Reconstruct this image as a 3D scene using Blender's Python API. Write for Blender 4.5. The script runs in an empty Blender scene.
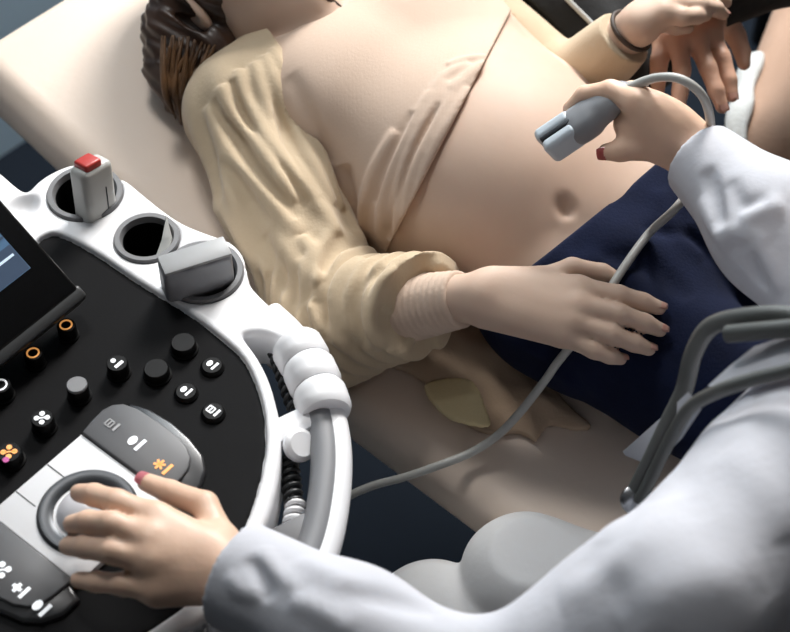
import bpy, bmesh, math, random
import numpy as np
from math import cos, sin, radians, pi, sqrt, atan2
from mathutils import Vector, Matrix
random.seed(4)
A = lambda *v: np.array(v[0] if len(v) == 1 else v, float)
SC = bpy.context.scene
COL = SC.collection

# ------------------------------------------------------------------ camera, world, lights, exposure
FPX = 1620.0
PITCH = radians(50)
CAM = A(0, 0, 2.08)
cd = bpy.data.cameras.new('camera'); cam = bpy.data.objects.new('camera', cd); COL.objects.link(cam)
cam.location = CAM; cam.rotation_euler = (radians(90) - PITCH, 0, 0)
cd.sensor_fit = 'HORIZONTAL'; cd.sensor_width = 36; cd.lens = FPX / 790 * 36
cd.clip_start = 0.02
cd.dof.use_dof = True; cd.dof.focus_distance = 1.62; cd.dof.aperture_fstop = 5.0
SC.camera = cam

SC.view_settings.view_transform = 'Standard'; SC.view_settings.look = 'None'
SC.view_settings.gamma = 1; SC.view_settings.use_curve_mapping = False
SC.view_settings.exposure = 0.0

w = bpy.data.worlds.new('world'); SC.world = w; w.use_nodes = True
bg = w.node_tree.nodes['Background']; bg.inputs[0].default_value = (0.93, 0.96, 1.0, 1); bg.inputs[1].default_value = 0.036

def area(name, loc, target, sx, sy, power, color):
    l = bpy.data.lights.new(name, 'AREA'); l.shape = 'RECTANGLE'; l.size = sx; l.size_y = sy
    l.energy = power; l.color = color
    o = bpy.data.objects.new(name, l); COL.objects.link(o); o.location = loc
    o.rotation_euler = (Vector(target) - Vector(loc)).to_track_quat('-Z', 'Y').to_euler()
    return o
area('window_light', (0.5, 3.05, 2.25), (0.0, 1.1, 0.8), 0.8, 0.8, 110, (1.0, 0.972, 0.94))
area('added_fill_light', (-0.5, 2.1, 3.05), (-0.05, 1.2, 0.7), 0.5, 0.5, 24, (1.0, 0.97, 0.94))  # added high fill to brighten knees, couch and desk; no fitting there

# ------------------------------------------------------------------ view geometry helpers (rays through the photograph)
fw = A(0, cos(PITCH), -sin(PITCH)); upv = A(0, sin(PITCH), cos(PITCH)); rt = A(1, 0, 0)
def nrm(v): v = A(v); return v / np.linalg.norm(v)
def ray(px, py): return nrm(fw + (px - 395) / FPX * rt - (py - 316) / FPX * upv)
def P(px, py, z):
    d = ray(px, py); return CAM + d * (z - CAM[2]) / d[2]
def proj(p):
    q = A(p) - CAM; return (395 + FPX * q @ rt / (q @ fw), 316 - FPX * q @ upv / (q @ fw))
Z = A(0, 0, 1)
ZB = 0.70                                   # top of the couch
_a = P(347, 405, ZB); _b = P(480, 503, ZB)
EL = nrm(_b - _a); EW = A(-EL[1], EL[0], 0); H0 = P(330, 390, ZB)
TH = radians(13)
EB = -EL * cos(TH) + Z * sin(TH); NB = Z * cos(TH) + EL * sin(TH)
def bed(s, w, h):
    return H0 + s * EL + w * EW + h * Z if s >= 0 else H0 - s * EB + w * EW + h * NB
def B(px, py, h):
    d = ray(px, py)
    p = CAM + d * ((H0[2] + h - CAM[2]) / d[2])
    if (p - H0) @ EL >= 0: return p
    return CAM + d * (((H0 + h * NB - CAM) @ NB) / (d @ NB))

# ------------------------------------------------------------------ materials
def lin(c):
    c = c / 255.0
    return c / 12.92 if c <= 0.04045 else ((c + 0.055) / 1.055) ** 2.4
def mat(name, rgb, rough=0.6, var=0.06, vscale=8, bump=0.0, bscale=60, metal=0.0, sss=0.0, emit=0.0, coat=0.0, weave=False, spec=0.5, sheen=0.0, rgb2=None):
    m = bpy.data.materials.new(name); m.use_nodes = True
    nt = m.node_tree; bs = nt.nodes['Principled BSDF']
    c = [lin(x) for x in rgb]
    tc = nt.nodes.new('ShaderNodeTexCoord'); nz = nt.nodes.new('ShaderNodeTexNoise')
    nz.inputs['Scale'].default_value = vscale; nz.inputs['Detail'].default_value = 4
    nt.links.new(tc.outputs['Object'], nz.inputs['Vector'])
    rp = nt.nodes.new('ShaderNodeValToRGB')
    lo = [max(0, x * (1 - var)) for x in c]; hi = [min(1, x * (1 + var)) for x in c]
    if rgb2: lo = [lin(x) for x in rgb2]
    rp.color_ramp.elements[0].position = 0.3; rp.color_ramp.elements[1].position = 0.7
    rp.color_ramp.elements[0].color = (*lo, 1); rp.color_ramp.elements[1].color = (*hi, 1)
    nt.links.new(nz.outputs['Fac'], rp.inputs['Fac']); nt.links.new(rp.outputs['Color'], bs.inputs['Base Color'])
    bs.inputs['Roughness'].default_value = rough; bs.inputs['Metallic'].default_value = metal
    bs.inputs['Specular IOR Level'].default_value = spec
    if sheen: bs.inputs['Sheen Weight'].default_value = sheen
    if coat: bs.inputs['Coat Weight'].default_value = coat; bs.inputs['Coat Roughness'].default_value = 0.15
    if sss:
        bs.inputs['Subsurface Weight'].default_value = sss
        bs.inputs['Subsurface Radius'].default_value = (0.012, 0.005, 0.003); bs.inputs['Subsurface Scale'].default_value = 0.6
    if emit:
        nt.links.new(rp.outputs['Color'], bs.inputs['Emission Color']); bs.inputs['Emission Strength'].default_value = emit
    if bump:
        b2 = nt.nodes.new('ShaderNodeTexNoise'); b2.inputs['Scale'].default_value = bscale; b2.inputs['Detail'].default_value = 5
        nt.links.new(tc.outputs['Object'], b2.inputs['Vector'])
        bp = nt.nodes.new('ShaderNodeBump'); bp.inputs['Strength'].default_value = bump; bp.inputs['Distance'].default_value = 0.004
        nt.links.new(b2.outputs['Fac'], bp.inputs['Height'])
        if weave:
            wv = nt.nodes.new('ShaderNodeTexWave'); wv.inputs['Scale'].default_value = 220; wv.inputs['Distortion'].default_value = 1.5
            nt.links.new(tc.outputs['Object'], wv.inputs['Vector'])
            bp2 = nt.nodes.new('ShaderNodeBump'); bp2.inputs['Strength'].default_value = 0.12; bp2.inputs['Distance'].default_value = 0.001
            nt.links.new(wv.outputs['Fac'], bp2.inputs['Height']); nt.links.new(bp.outputs['Normal'], bp2.inputs['Normal'])
            nt.links.new(bp2.outputs['Normal'], bs.inputs['Normal'])
        else: nt.links.new(bp.outputs['Normal'], bs.inputs['Normal'])
    return m
M = {}
M['skin'] = mat('patient_skin', (203, 176, 157), 0.58, 0.05, 14, 0.03, 120, sss=0.12, spec=0.25)
M['skin_tan'] = mat('sonographer_skin', (224, 188, 163), 0.48, 0.07, 18, 0.10, 110, sss=0.12)
M['skin_pale'] = mat('companion_skin', (214, 170, 145), 0.5, 0.07, 18, 0.08, 110, sss=0.12)
M['nail_pink'] = mat('pink_nail_polish', (236, 150, 160), 0.2, 0.03, 20, coat=0.6)
M['nail_bare'] = mat('bare_nail', (228, 186, 170), 0.28, 0.03, 20, coat=0.3)
M['nail_red'] = mat('red_nail_polish', (208, 112, 108), 0.2, 0.03, 20, coat=0.6)
M['lips'] = mat('lips', (186, 105, 98), 0.4)
M['hair'] = mat('brown_hair', (62, 42, 30), 0.42, 0.3, 40, rgb2=(40, 26, 18))
M['hair_light'] = mat('highlighted_hair', (112, 80, 50), 0.5, 0.3, 30, rgb2=(66, 46, 30))
M['hair_dark'] = mat('dark_hair', (34, 26, 22), 0.45, 0.3, 40)
M['tee'] = mat('beige_jersey', (204, 180, 161), 0.9, 0.03, 6, 0.07, 300, weave=True, sheen=0.1)
M['cardigan'] = mat('cream_knit', (194, 174, 146), 0.95, 0.05, 8, 0.14, 300, weave=True, sheen=0.2)
M['cardigan_lit'] = mat('lit_edge_knit', (232, 214, 168), 0.95, 0.05, 8, 0.14, 300, weave=True)  # cardigan knit lightened in colour for the curled edge that faces the light
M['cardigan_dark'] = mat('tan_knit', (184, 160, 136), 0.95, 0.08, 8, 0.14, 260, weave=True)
M['jeans'] = mat('navy_denim', (15, 23, 48), 0.95, 0.3, 14, 0.2, 300, spec=0.2, weave=True)
M['coat'] = mat('white_coat_cotton', (196, 197, 204), 0.9, 0.015, 5, 0.12, 120)
M['trousers_white'] = mat('white_trouser_cotton', (246, 246, 246), 0.9, 0.015, 5, 0.1, 120)
M['black_cloth'] = mat('black_jacket_cloth', (24, 25, 26), 0.9, 0.2, 12, 0.3, 120)
M['brown_cloth'] = mat('brown_trouser_cloth', (170, 140, 120), 0.95, 0.06, 10, 0.2, 150)
M['towel'] = mat('pale_towel', (196, 198, 196), 0.95, 0.05, 20, 0.5, 180)
M['vinyl'] = mat('cream_vinyl', (231, 213, 197), 0.55, 0.02, 5, 0.06, 90)
M['frame'] = mat('black_frame', (22, 23, 24), 0.5, 0.1, 10)
M['housing'] = mat('white_plastic', (240, 240, 242), 0.35, 0.01, 5, coat=0.1)
M['liner'] = mat('grey_rubber_liner', (118, 118, 120), 0.55, 0.04, 20)
M['liner_light'] = mat('mid_grey_plastic', (160, 161, 162), 0.45, 0.03, 20)
M['panel'] = mat('black_panel', (27, 27, 28), 0.7, 0.06, 20, 0.03, 300, spec=0.06)
M['knob'] = mat('black_knob', (9, 9, 10), 0.45, 0.1, 30, spec=0.15)
M['knob_grey'] = mat('grey_knob_cap', (120, 120, 122), 0.4, 0.05, 30)
M['pad'] = mat('grey_button_pad', (88, 88, 90), 0.45, 0.03, 20)
M['pad_dark'] = mat('dark_scroll_ring', (44, 44, 46), 0.3, 0.05, 20, coat=0.3)
M['plate'] = mat('white_button_plate', (232, 232, 234), 0.4, 0.01, 5)
M['ring'] = mat('metal_trackball_ring', (58, 60, 63), 0.35, 0.05, 20, metal=0.5)
M['ball'] = mat('white_trackball', (216, 214, 218), 0.15, 0.02, 5, coat=0.5)
M['icon'] = mat('lit_white_icon', (240, 242, 245), 0.5, 0.01, emit=0.55)
M['icon_dim'] = mat('dim_grey_icon', (172, 172, 174), 0.5, 0.01)
M['icon_amber'] = mat('lit_amber_icon', (244, 170, 96), 0.5, 0.02, emit=0.6)
M['icon_pink'] = mat('lit_magenta_icon', (190, 80, 150), 0.5, 0.02, emit=0.3)
M['bezel'] = mat('glossy_black_bezel', (9, 9, 10), 0.25, 0.05, 20, spec=0.25)
M['alu'] = mat('dark_aluminium', (56, 57, 58), 0.4, 0.04, 30, metal=0.4)
M['scr'] = mat('screen_blue_grey', (96, 122, 146), 0.3, 0.05, 10, emit=0.75, rgb2=(66, 92, 118))
M['scr_dark'] = mat('screen_dark_blue', (58, 72, 92), 0.3, 0.05, 10, emit=0.5)
M['scr_light'] = mat('screen_light_line', (186, 202, 214), 0.3, 0.02, 10, emit=0.8)
M['probe_grey'] = mat('grey_probe_plastic', (142, 144, 148), 0.4, 0.03, 20)
M['probe_light'] = mat('pale_probe_plastic', (190, 190, 186), 0.38, 0.02, 20)
M['probe_blue'] = mat('pale_blue_lens', (196, 206, 214), 0.35, 0.03, 20)
M['probe_dark'] = mat('dark_probe_seam', (44, 46, 50), 0.4, 0.03, 20)
M['red'] = mat('red_plastic', (176, 50, 42), 0.4, 0.03, 20)
M['cable'] = mat('grey_cable_rubber', (178, 178, 174), 0.45, 0.03, 30)
M['grip'] = mat('grey_handle_rubber', (128, 129, 132), 0.5, 0.03, 20)
M['steth'] = mat('grey_stethoscope_tube', (84, 86, 84), 0.4, 0.05, 20)
M['steel'] = mat('steel', (150, 152, 156), 0.25, 0.03, 30, metal=1.0)
M['band'] = mat('dark_wristband', (60, 48, 40), 0.6)
M['wall_blue'] = mat('pale_blue_wall_paint', (186, 214, 234), 0.9, 0.02, 3)
M['floor'] = mat('dark_blue_vinyl_floor', (22, 29, 38), 0.8, 0.06, 6, 0.05, 80, spec=0.08)
M['wall'] = mat('grey_wall_paint', (140, 140, 138), 0.9, 0.02, 3)
M['ceil'] = mat('ceiling_paint', (140, 140, 140), 0.9, 0.02, 3)
M['wood'] = mat('chair_plastic', (70, 62, 58), 0.6, 0.08, 10)
M['white_eye'] = mat('eye_white', (225, 220, 215), 0.2)

# ------------------------------------------------------------------ object helpers
def link(name, me, m=None, parent=None, smooth=True):
    o = bpy.data.objects.new(name, me); COL.objects.link(o)
    if m: me.materials.append(m)
    if smooth and len(me.polygons):
        me.polygons.foreach_set('use_smooth', np.ones(len(me.polygons), bool))
    if parent is not None:
        o.parent = parent
        o.matrix_parent_inverse = parent.matrix_basis.inverted()
    return o
def tag(o, label, cat, group=None):
    o['label'] = label; o['category'] = cat
    if group: o['group'] = group
    return o
def thing(name, label, cat, loc, group=None):
    o = bpy.data.objects.new(name, None); COL.objects.link(o); o.location = loc; o.empty_display_size = 0.05
    return tag(o, label, cat, group)
def bm_obj(name, bm, m, parent=None, smooth=True, sharp=35):
    bmesh.ops.recalc_face_normals(bm, faces=bm.faces)
    if smooth:
        for e in bm.edges:
            if len(e.link_faces) == 2 and e.calc_face_angle(0) > radians(sharp): e.smooth = False
    me = bpy.data.meshes.new(name); bm.to_mesh(me); bm.free()
    return link(name, me, m, parent, smooth)
def frame(o, x, y, z):
    m = Matrix.Identity(4)
    for i, c in enumerate((x, y, z, o)):
        for r in range(3): m[r][i] = float(c[r])
    return m
def box(bm, o, x, y, z, sx, sy, sz, bev=0.0, seg=3):
    r = bmesh.ops.create_cube(bm, size=1.0)
    vs = r['verts']
    bmesh.ops.scale(bm, vec=(sx, sy, sz), verts=vs)
    if bev:
        es = list({e for v in vs for e in v.link_edges})
        q = bmesh.ops.bevel(bm, geom=es, offset=bev, segments=seg, affect='EDGES', profile=0.5)
        vs = list({v for v in q['verts']} | {v for v in vs if v.is_valid})
        fs = {f for v in vs for f in v.link_faces}; vs = list({v for f in fs for v in f.verts})
    bmesh.ops.transform(bm, matrix=frame(o, x, y, z), verts=vs)
def lathe(bm, o, axis, prof, n=32, cap=True):
    axis = nrm(axis); t = A(1, 0, 0) if abs(axis[0]) < 0.8 else A(0, 1, 0)
    x = nrm(np.cross(axis, t)); y = np.cross(axis, x)
    rings = []
    for r, h in prof:
        if r < 1e-6: rings.append([bm.verts.new(A(o) + axis * h)])
        else: rings.append([bm.verts.new(A(o) + axis * h + r * (cos(2*pi*i/n) * x + sin(2*pi*i/n) * y)) for i in range(n)])
    for a, b in zip(rings, rings[1:]):
        for i in range(n):
            j = (i + 1) % n
            if len(a) == 1 and len(b) == 1: continue
            if len(a) == 1: bm.faces.new((a[0], b[i], b[j]))
            elif len(b) == 1: bm.faces.new((a[i], a[j], b[0]))
            else: bm.faces.new((a[i], a[j], b[j], b[i]))
    if cap and len(rings[0]) > 1: bm.faces.new(rings[0][::-1])
    if cap and len(rings[-1]) > 1: bm.faces.new(rings[-1])
def spline(pts, n=8, closed=False):
    pts = [A(p) for p in pts]; out = []
    N = len(pts); rng = range(N if closed else N - 1)
    for i in rng:
        g = lambda k: pts[k % N] if closed else (pts[k] if 0 <= k < N else (2*pts[0]-pts[1] if k < 0 else 2*pts[-1]-pts[-2]))
        p0, p1, p2, p3 = g(i-1), g(i), g(i+1), g(i+2)
        for k in range(n):
            t = k / n
            out.append(0.5*((2*p1)+(-p0+p2)*t+(2*p0-5*p1+4*p2-p3)*t*t+(-p0+3*p1-3*p2+p3)*t**3))
    if not closed: out.append(pts[-1])
    return out
def tube(bm, pts, r, n=14, flat=None, closed=False):
    """swept tube; r a number or a list; flat=(dir, factor) squashes the section along dir"""
    pts = [A(p) for p in pts]; N = len(pts); rings = []
    rs = r if hasattr(r, '__len__') else [r] * N
    ref = None
    for i in range(N):
        if closed: t = nrm(pts[(i+1) % N] - pts[i-1])
        else: t = nrm(pts[min(i+1, N-1)] - pts[max(i-1, 0)])
        if ref is None: ref = nrm(np.cross(t, A(0.3, 0.5, 0.81)))
        x = nrm(ref - t * (ref @ t)); ref = x; y = np.cross(t, x)
        ring = []
        for k in range(n):
            d = (cos(2*pi*k/n) * x + sin(2*pi*k/n) * y) * rs[i]
            if flat is not None: d = d - flat[0] * (d @ flat[0]) * (1 - flat[1])
            ring.append(bm.verts.new(pts[i] + d))
        rings.append(ring)
    pairs = list(zip(rings, rings[1:])) + ([(rings[-1], rings[0])] if closed else [])
    for a, b in pairs:
        for i in range(n):
            j = (i + 1) % n; bm.faces.new((a[i], a[j], b[j], b[i]))
    if not closed: bm.faces.new(rings[0][::-1]); bm.faces.new(rings[-1])
def prism(bm, poly3, depth, bev=0.0, seg=2):
    """solid under a flat outline of 3-D points; depth is a vector"""
    vs = [bm.verts.new(p) for p in poly3]; f = bm.faces.new(vs)
    r = bmesh.ops.extrude_face_region(bm, geom=[f])
    nv = [g for g in r['geom'] if isinstance(g, bmesh.types.BMVert)]
    bmesh.ops.translate(bm, vec=depth, verts=nv)
    if bev:
        es = [e for e in bm.edges if e.verts[0] in vs and e.verts[1] in vs]
        bmesh.ops.bevel(bm, geom=es, offset=bev, segments=seg, affect='EDGES', profile=0.5)

# ------------------------------------------------------------------ implicit surfaces (organic shapes)
BIG = 0.09
class Node:
    c = None; R = 1e9
    def ev(s, p, ctx=None):
        if ctx is not None and s.c is not None:
            if np.linalg.norm(s.c - ctx[0]) - s.R - ctx[1] > BIG: return None
        return s.f(p, ctx)
    def __or__(s, o): return U([s, o], 0)
class RC(Node):                              # round cone, optionally squashed along n
    def __init__(s, a, b, r1, r2, n=None, k=1.0):
        s.a = A(a); s.b = A(b); s.r1 = r1; s.r2 = r2; s.n = None if n is None else nrm(n); s.k = k
        s.c = (s.a + s.b) / 2; s.R = np.linalg.norm(s.b - s.a) / 2 + max(r1, r2)
    def f(s, p, ctx):
        d = s.b - s.a; q = p - s.a
        if s.n is not None:
            q = q + np.outer(q @ s.n, s.n) * (1 / s.k - 1); dn = d @ s.n; d = d + s.n * dn * (1 / s.k - 1)
        t = np.clip((q @ d) / max(d @ d, 1e-12), 0, 1)
        v = np.sqrt(((q - t[:, None] * d) ** 2).sum(1)) - (s.r1 + (s.r2 - s.r1) * t)
        return v if s.n is None else v * np.where(v > 0, 1, 1) * (0.5 + 0.5 * s.k)
class EL_(Node):
    def __init__(s, c, r, x, y, z):
        s.c = A(c); s.r = A(r); s.M = np.array([nrm(x), nrm(y), nrm(z)]); s.R = max(r)
    def f(s, p, ctx):
        q = (p - s.c) @ s.M.T
        k0 = np.sqrt(((q / s.r) ** 2).sum(1)); k1 = np.sqrt(((q / s.r ** 2) ** 2).sum(1)) + 1e-9
        return k0 * (k0 - 1) / k1
class BX(Node):                              # rounded box
    def __init__(s, c, h, x, y, z, r):
        s.c = A(c); s.h = A(h) - r; s.M = np.array([nrm(x), nrm(y), nrm(z)]); s.r = r; s.R = float(np.linalg.norm(h))
    def f(s, p, ctx):
        q = np.abs((p - s.c) @ s.M.T) - s.h
        return np.sqrt((np.maximum(q, 0) ** 2).sum(1)) + np.minimum(q.max(1), 0) - s.r
class PR(Node):                              # rounded prism over a polygon in a plane (o, x, y, z), z0..z1
    def __init__(s, poly, o, x, y, z, z0, z1, r):
        s.poly = A(poly); s.o = A(o); s.M = np.array([nrm(x), nrm(y), nrm(z)]); s.zm = (z0 + z1) / 2; s.hz = (z1 - z0) / 2 - r; s.r = r
        mn = s.poly.min(0); mx = s.poly.max(0); m = (mn + mx) / 2
        s.c = s.o + m[0] * s.M[0] + m[1] * s.M[1] + s.zm * s.M[2]; s.R = np.linalg.norm(mx - mn) / 2 + s.hz + r
    def f(s, p, ctx):
        q = (p - s.o) @ s.M.T
        d = poly_sd(q[:, :2], s.poly) + s.r; h = np.abs(q[:, 2] - s.zm) - s.hz
        return np.sqrt(np.maximum(d, 0) ** 2 + np.maximum(h, 0) ** 2) + np.minimum(np.maximum(d, h), 0) - s.r
def poly_sd(q, poly):
    d = np.full(len(q), 1e9); sg = np.ones(len(q))
    n = len(poly)
    for i in range(n):
        a = poly[i]; b = poly[i - 1]; e = b - a; w_ = q - a
        t = np.clip((w_ @ e) / max(e @ e, 1e-12), 0, 1)
        d = np.minimum(d, ((w_ - t[:, None] * e) ** 2).sum(1))
        c1 = q[:, 1] >= a[1]; c2 = q[:, 1] < b[1]; c3 = e[0] * w_[:, 1] > e[1] * w_[:, 0]
        flip = (c1 & c2 & c3) | (~c1 & ~c2 & ~c3); sg = np.where(flip, -sg, sg)
    return sg * np.sqrt(d)
class PL(Node):                              # half space on the side opposite to n
    def __init__(s, o, n): s.o = A(o); s.n = nrm(n)
    def f(s, p, ctx): return (p - s.o) @ s.n
def smin(a, b, k):
    if k <= 0: return np.minimum(a, b)
    h = np.maximum(k - np.abs(a - b), 0) / k
    return np.minimum(a, b) - h * h * k * 0.25
class U(Node):
    def __init__(s, ns, k=0.0): s.ns = ns; s.k = k
    def f(s, p, ctx):
        d = None
        for n in s.ns:
            v = n.ev(p, ctx)
            if v is None: continue
            d = v if d is None else smin(d, v, s.k)
        return d
class I(Node):                               # a kept inside every b
    def __init__(s, a, *bs): s.a_ = a; s.bs = bs
    def f(s, p, ctx):
        d = s.a_.ev(p, ctx)
        if d is None: return None
        for b in s.bs:
            v = b.ev(p, ctx)
            if v is None: return None
            d = np.maximum(d, v)
        return d
class D(Node):                               # a minus b, smooth k
    def __init__(s, a, b, k=0.0): s.a_ = a; s.b_ = b; s.k = k
    def f(s, p, ctx):
        d = s.a_.ev(p, ctx)
        if d is None: return None
        v = s.b_.ev(p, ctx)
        if v is None: return d
        return -smin(-d, v, s.k)
class OFF(Node):
    def __init__(s, a, o): s.a_ = a; s.o = o
    def f(s, p, ctx):
        d = s.a_.ev(p, ctx); return None if d is None else d - s.o
class FN(Node):
    def __init__(s, a, fn): s.a_ = a; s.fn = fn
    def f(s, p, ctx):
        d = s.a_.ev(p, ctx); return None if d is None else d - s.fn(p)
class FO(Node):                              # folds: ridges (h>0) or creases (h<0) along 3-D polylines
    def __init__(s, a, folds): s.a_ = a; s.folds = [(A(pl), h, w_, A(pl).mean(0), max(np.linalg.norm(A(pl) - A(pl).mean(0), axis=1)) + 3 * w_) for pl, h, w_ in folds]
    def f(s, p, ctx):
        d = s.a_.ev(p, ctx)
        if d is None: return None
        for pl, h, w_, c, R in s.folds:
            if ctx is not None and np.linalg.norm(c - ctx[0]) - R - ctx[1] > 0: continue
            best = np.full(len(p), 1e9); n = len(pl) - 1; tt = np.zeros(len(p))
            for i in range(n):
                e = pl[i+1] - pl[i]; q = p - pl[i]
                t = np.clip((q @ e) / (e @ e), 0, 1)
                dd = ((q - t[:, None] * e) ** 2).sum(1); m = dd < best
                best = np.where(m, dd, best); tt = np.where(m, (i + t) / n, tt)
            d = d - h * np.exp(-best / (w_ * w_)) * np.sqrt(np.clip(4 * tt * (1 - tt), 0, 1))
        return d
class NOTN(Node):
    def __init__(s, a): s.a_ = a
    def f(s, p, ctx):
        d = s.a_.ev(p, None); return -d
def chain(pts, rs, k=0.0, n=None, sq=1.0):
    return U([RC(a, b, r1, r2, n, sq) for a, b, r1, r2 in zip(pts, pts[1:], rs, rs[1:])], k)
def wav(p, f, seed=0, n=5):
    rs = np.random.RandomState(seed); v = np.zeros(len(p))
    for i in range(n):
        d = rs.normal(size=3); d /= np.linalg.norm(d)
        v += np.sin(p @ d * f * (0.7 + 0.6 * rs.rand()) + rs.rand() * 6.28 + 1.2 * np.sin(p @ np.roll(d, 1) * f * 0.5))
    return v / n
BLK = 8
def mesh_sdf(node, lo, hi, h):
    lo = A(lo); hi = A(hi); nb_ = np.ceil((hi - lo) / (h * BLK)).astype(int); bs = h * BLK
    g = 4; sup = []
    for sx in range(0, nb_[0], g):
        for sy in range(0, nb_[1], g):
            for sz in range(0, nb_[2], g): sup.append((sx, sy, sz))
    V = []; ID = []; Q = []
    NC = nb_ * BLK + 2
    cid = lambda c: (c[..., 0] * NC[1] + c[..., 1]) * NC[2] + c[..., 2]
    oo = np.stack(np.meshgrid(*[np.arange(BLK + 1)] * 3, indexing='ij'), -1)
    CO = [(i, j, k) for i in (0, 1) for j in (0, 1) for k in (0, 1)]
    for s0 in sup:
        s0 = A(s0).astype(int); s1 = np.minimum(s0 + g, nb_)
        c0 = lo + (s0 + s1) / 2 * bs; rad = np.linalg.norm((s1 - s0) * bs) / 2
        d0 = node.ev(c0[None], (c0, rad))
        if d0 is None: continue
        bi = np.stack(np.meshgrid(*[np.arange(a, b) for a, b in zip(s0, s1)], indexing='ij'), -1).reshape(-1, 3)
        dc = node.ev(lo + (bi + 0.5) * bs, (c0, rad))
        act = bi[np.abs(dc) < bs * 0.87 * 1.5 + 0.004]
        if not len(act): continue
        corner = act[:, None, None, None, :] * BLK + oo[None]
        pts = lo + corner.reshape(-1, 3) * h
        d = node.ev(pts, (c0, rad)).reshape(len(act), BLK+1, BLK+1, BLK+1)
        sgn = d < 0
        cv = np.stack([d[:, i:BLK+i, j:BLK+j, k:BLK+k] for i, j, k in CO], -1)
        ns = (cv < 0).sum(-1); m = (ns > 0) & (ns < 8)
        if not m.any(): continue
        vals = cv[m]; cc = corner[:, :BLK, :BLK, :BLK][m]
        acc = np.zeros((len(vals), 3)); cnt = np.zeros(len(vals))
        for a in range(8):
            for b in range(a + 1, 8):
                ca = A(CO[a]); cb = A(CO[b])
                if np.abs(ca - cb).sum() != 1: continue
                va = vals[:, a]; vb = vals[:, b]; x = (va < 0) != (vb < 0)
                t = np.where(x, va / np.where(x, va - vb, 1), 0)
                acc += np.where(x[:, None], ca + t[:, None] * (cb - ca), 0); cnt += x
        V.append(lo + (cc + acc / cnt[:, None]) * h); ID.append(cid(cc))
        for ax in range(3):
            e = [0, 0, 0]; e[ax] = 1
            s_a = sgn[:, :BLK, :BLK, :BLK]; s_b = sgn[:, e[0]:BLK+e[0], e[1]:BLK+e[1], e[2]:BLK+e[2]]
            x = s_a != s_b
            if not x.any(): continue
            c = corner[:, :BLK, :BLK, :BLK][x]; fl = s_a[x]
            u = np.zeros(3, int); v = np.zeros(3, int); u[(ax+1) % 3] = 1; v[(ax+2) % 3] = 1
            q = np.stack([cid(c - u - v), cid(c - v), cid(c), cid(c - u)], 1)
            q[~fl] = q[~fl][:, ::-1]; Q.append(q)
    V = np.concatenate(V); ID = np.concatenate(ID); Q = np.concatenate(Q)
    o = np.argsort(ID); ID = ID[o]; V = V[o]
    pos = np.clip(np.searchsorted(ID, Q), 0, len(ID) - 1)
    return V, pos[(ID[pos] == Q).all(1)]
def sdf_obj(name, node, lo, hi, h, m, parent=None, smooth=2):
    V, Q = mesh_sdf(node, lo, hi, h)
    for _ in range(smooth):                   # light relaxation
        acc = np.zeros_like(V); cnt = np.zeros(len(V))
        for i in range(4):
            a = Q[:, i]; b = Q[:, (i + 1) % 4]
            np.add.at(acc, a, V[b]); np.add.at(cnt, a, 1)
            np.add.at(acc, b, V[a]); np.add.at(cnt, b, 1)
        V = 0.5 * V + 0.5 * acc / np.maximum(cnt, 1)[:, None]
    me = bpy.data.meshes.new(name)
    me.vertices.add(len(V)); me.vertices.foreach_set('co', V.astype(np.float32).ravel())
    me.loops.add(len(Q) * 4); me.loops.foreach_set('vertex_index', Q.astype(np.int32).ravel())
    me.polygons.add(len(Q)); me.polygons.foreach_set('loop_start', np.arange(0, len(Q) * 4, 4, dtype=np.int32))
    me.update(calc_edges=True); me.validate()
    return link(name, me, m, parent)
def hits(node, pxs, t0=0.5):
    d = np.array([ray(*q) for q in pxs]); t = np.full(len(pxs), t0)
    for _ in range(160):
        v = node.ev(CAM + d * t[:, None], None); t = t + np.clip(v * 0.7, -0.02, 0.1)
        t = np.minimum(t, 4)
    return CAM + d * t[:, None]
def normal(node, p):
    e = 0.001; q = np.array([A(p) + s * e * A(ax) for ax in ((1,0,0),(0,1,0),(0,0,1)) for s in (1, -1)])
    v = node.ev(q, None); return nrm([v[0]-v[1], v[2]-v[3], v[4]-v[5]])
def pxfolds(node, specs, step=3):
    out = []
    for pl, h, w_ in specs:
        sp = spline([A(*q) for q in pl], step)
        out.append((hits(node, [tuple(q) for q in sp]), h, w_))
    return out

# ------------------------------------------------------------------ the room
X_, Y_ = A(1, 0, 0), A(0, 1, 0)
def slab(name, c, sx, sy, sz, m):
    bm = bmesh.new(); box(bm, c, EL, EW, Z, sx, sy, sz)
    o = bm_obj(name, bm, m, smooth=False); o['kind'] = 'structure'; return o
R0 = A(H0[0], H0[1], 0)
slab('floor', R0 + 0.9 * EL + 0.4 * EW - 0.05 * Z, 4.24, 4.4, 0.1, M['floor'])
slab('wall_left', R0 - 1.25 * EL + 0.4 * EW + 1.6 * Z, 0.1, 4.4, 3.2, M['wall_blue'])
slab('wall_back', R0 + 0.9 * EL + 2.65 * EW + 1.6 * Z, 4.4, 0.1, 3.2, M['wall'])
slab('ceiling', R0 + 0.9 * EL + 0.4 * EW + 3.25 * Z, 4.4, 4.6, 0.1, M['ceil'])

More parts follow.
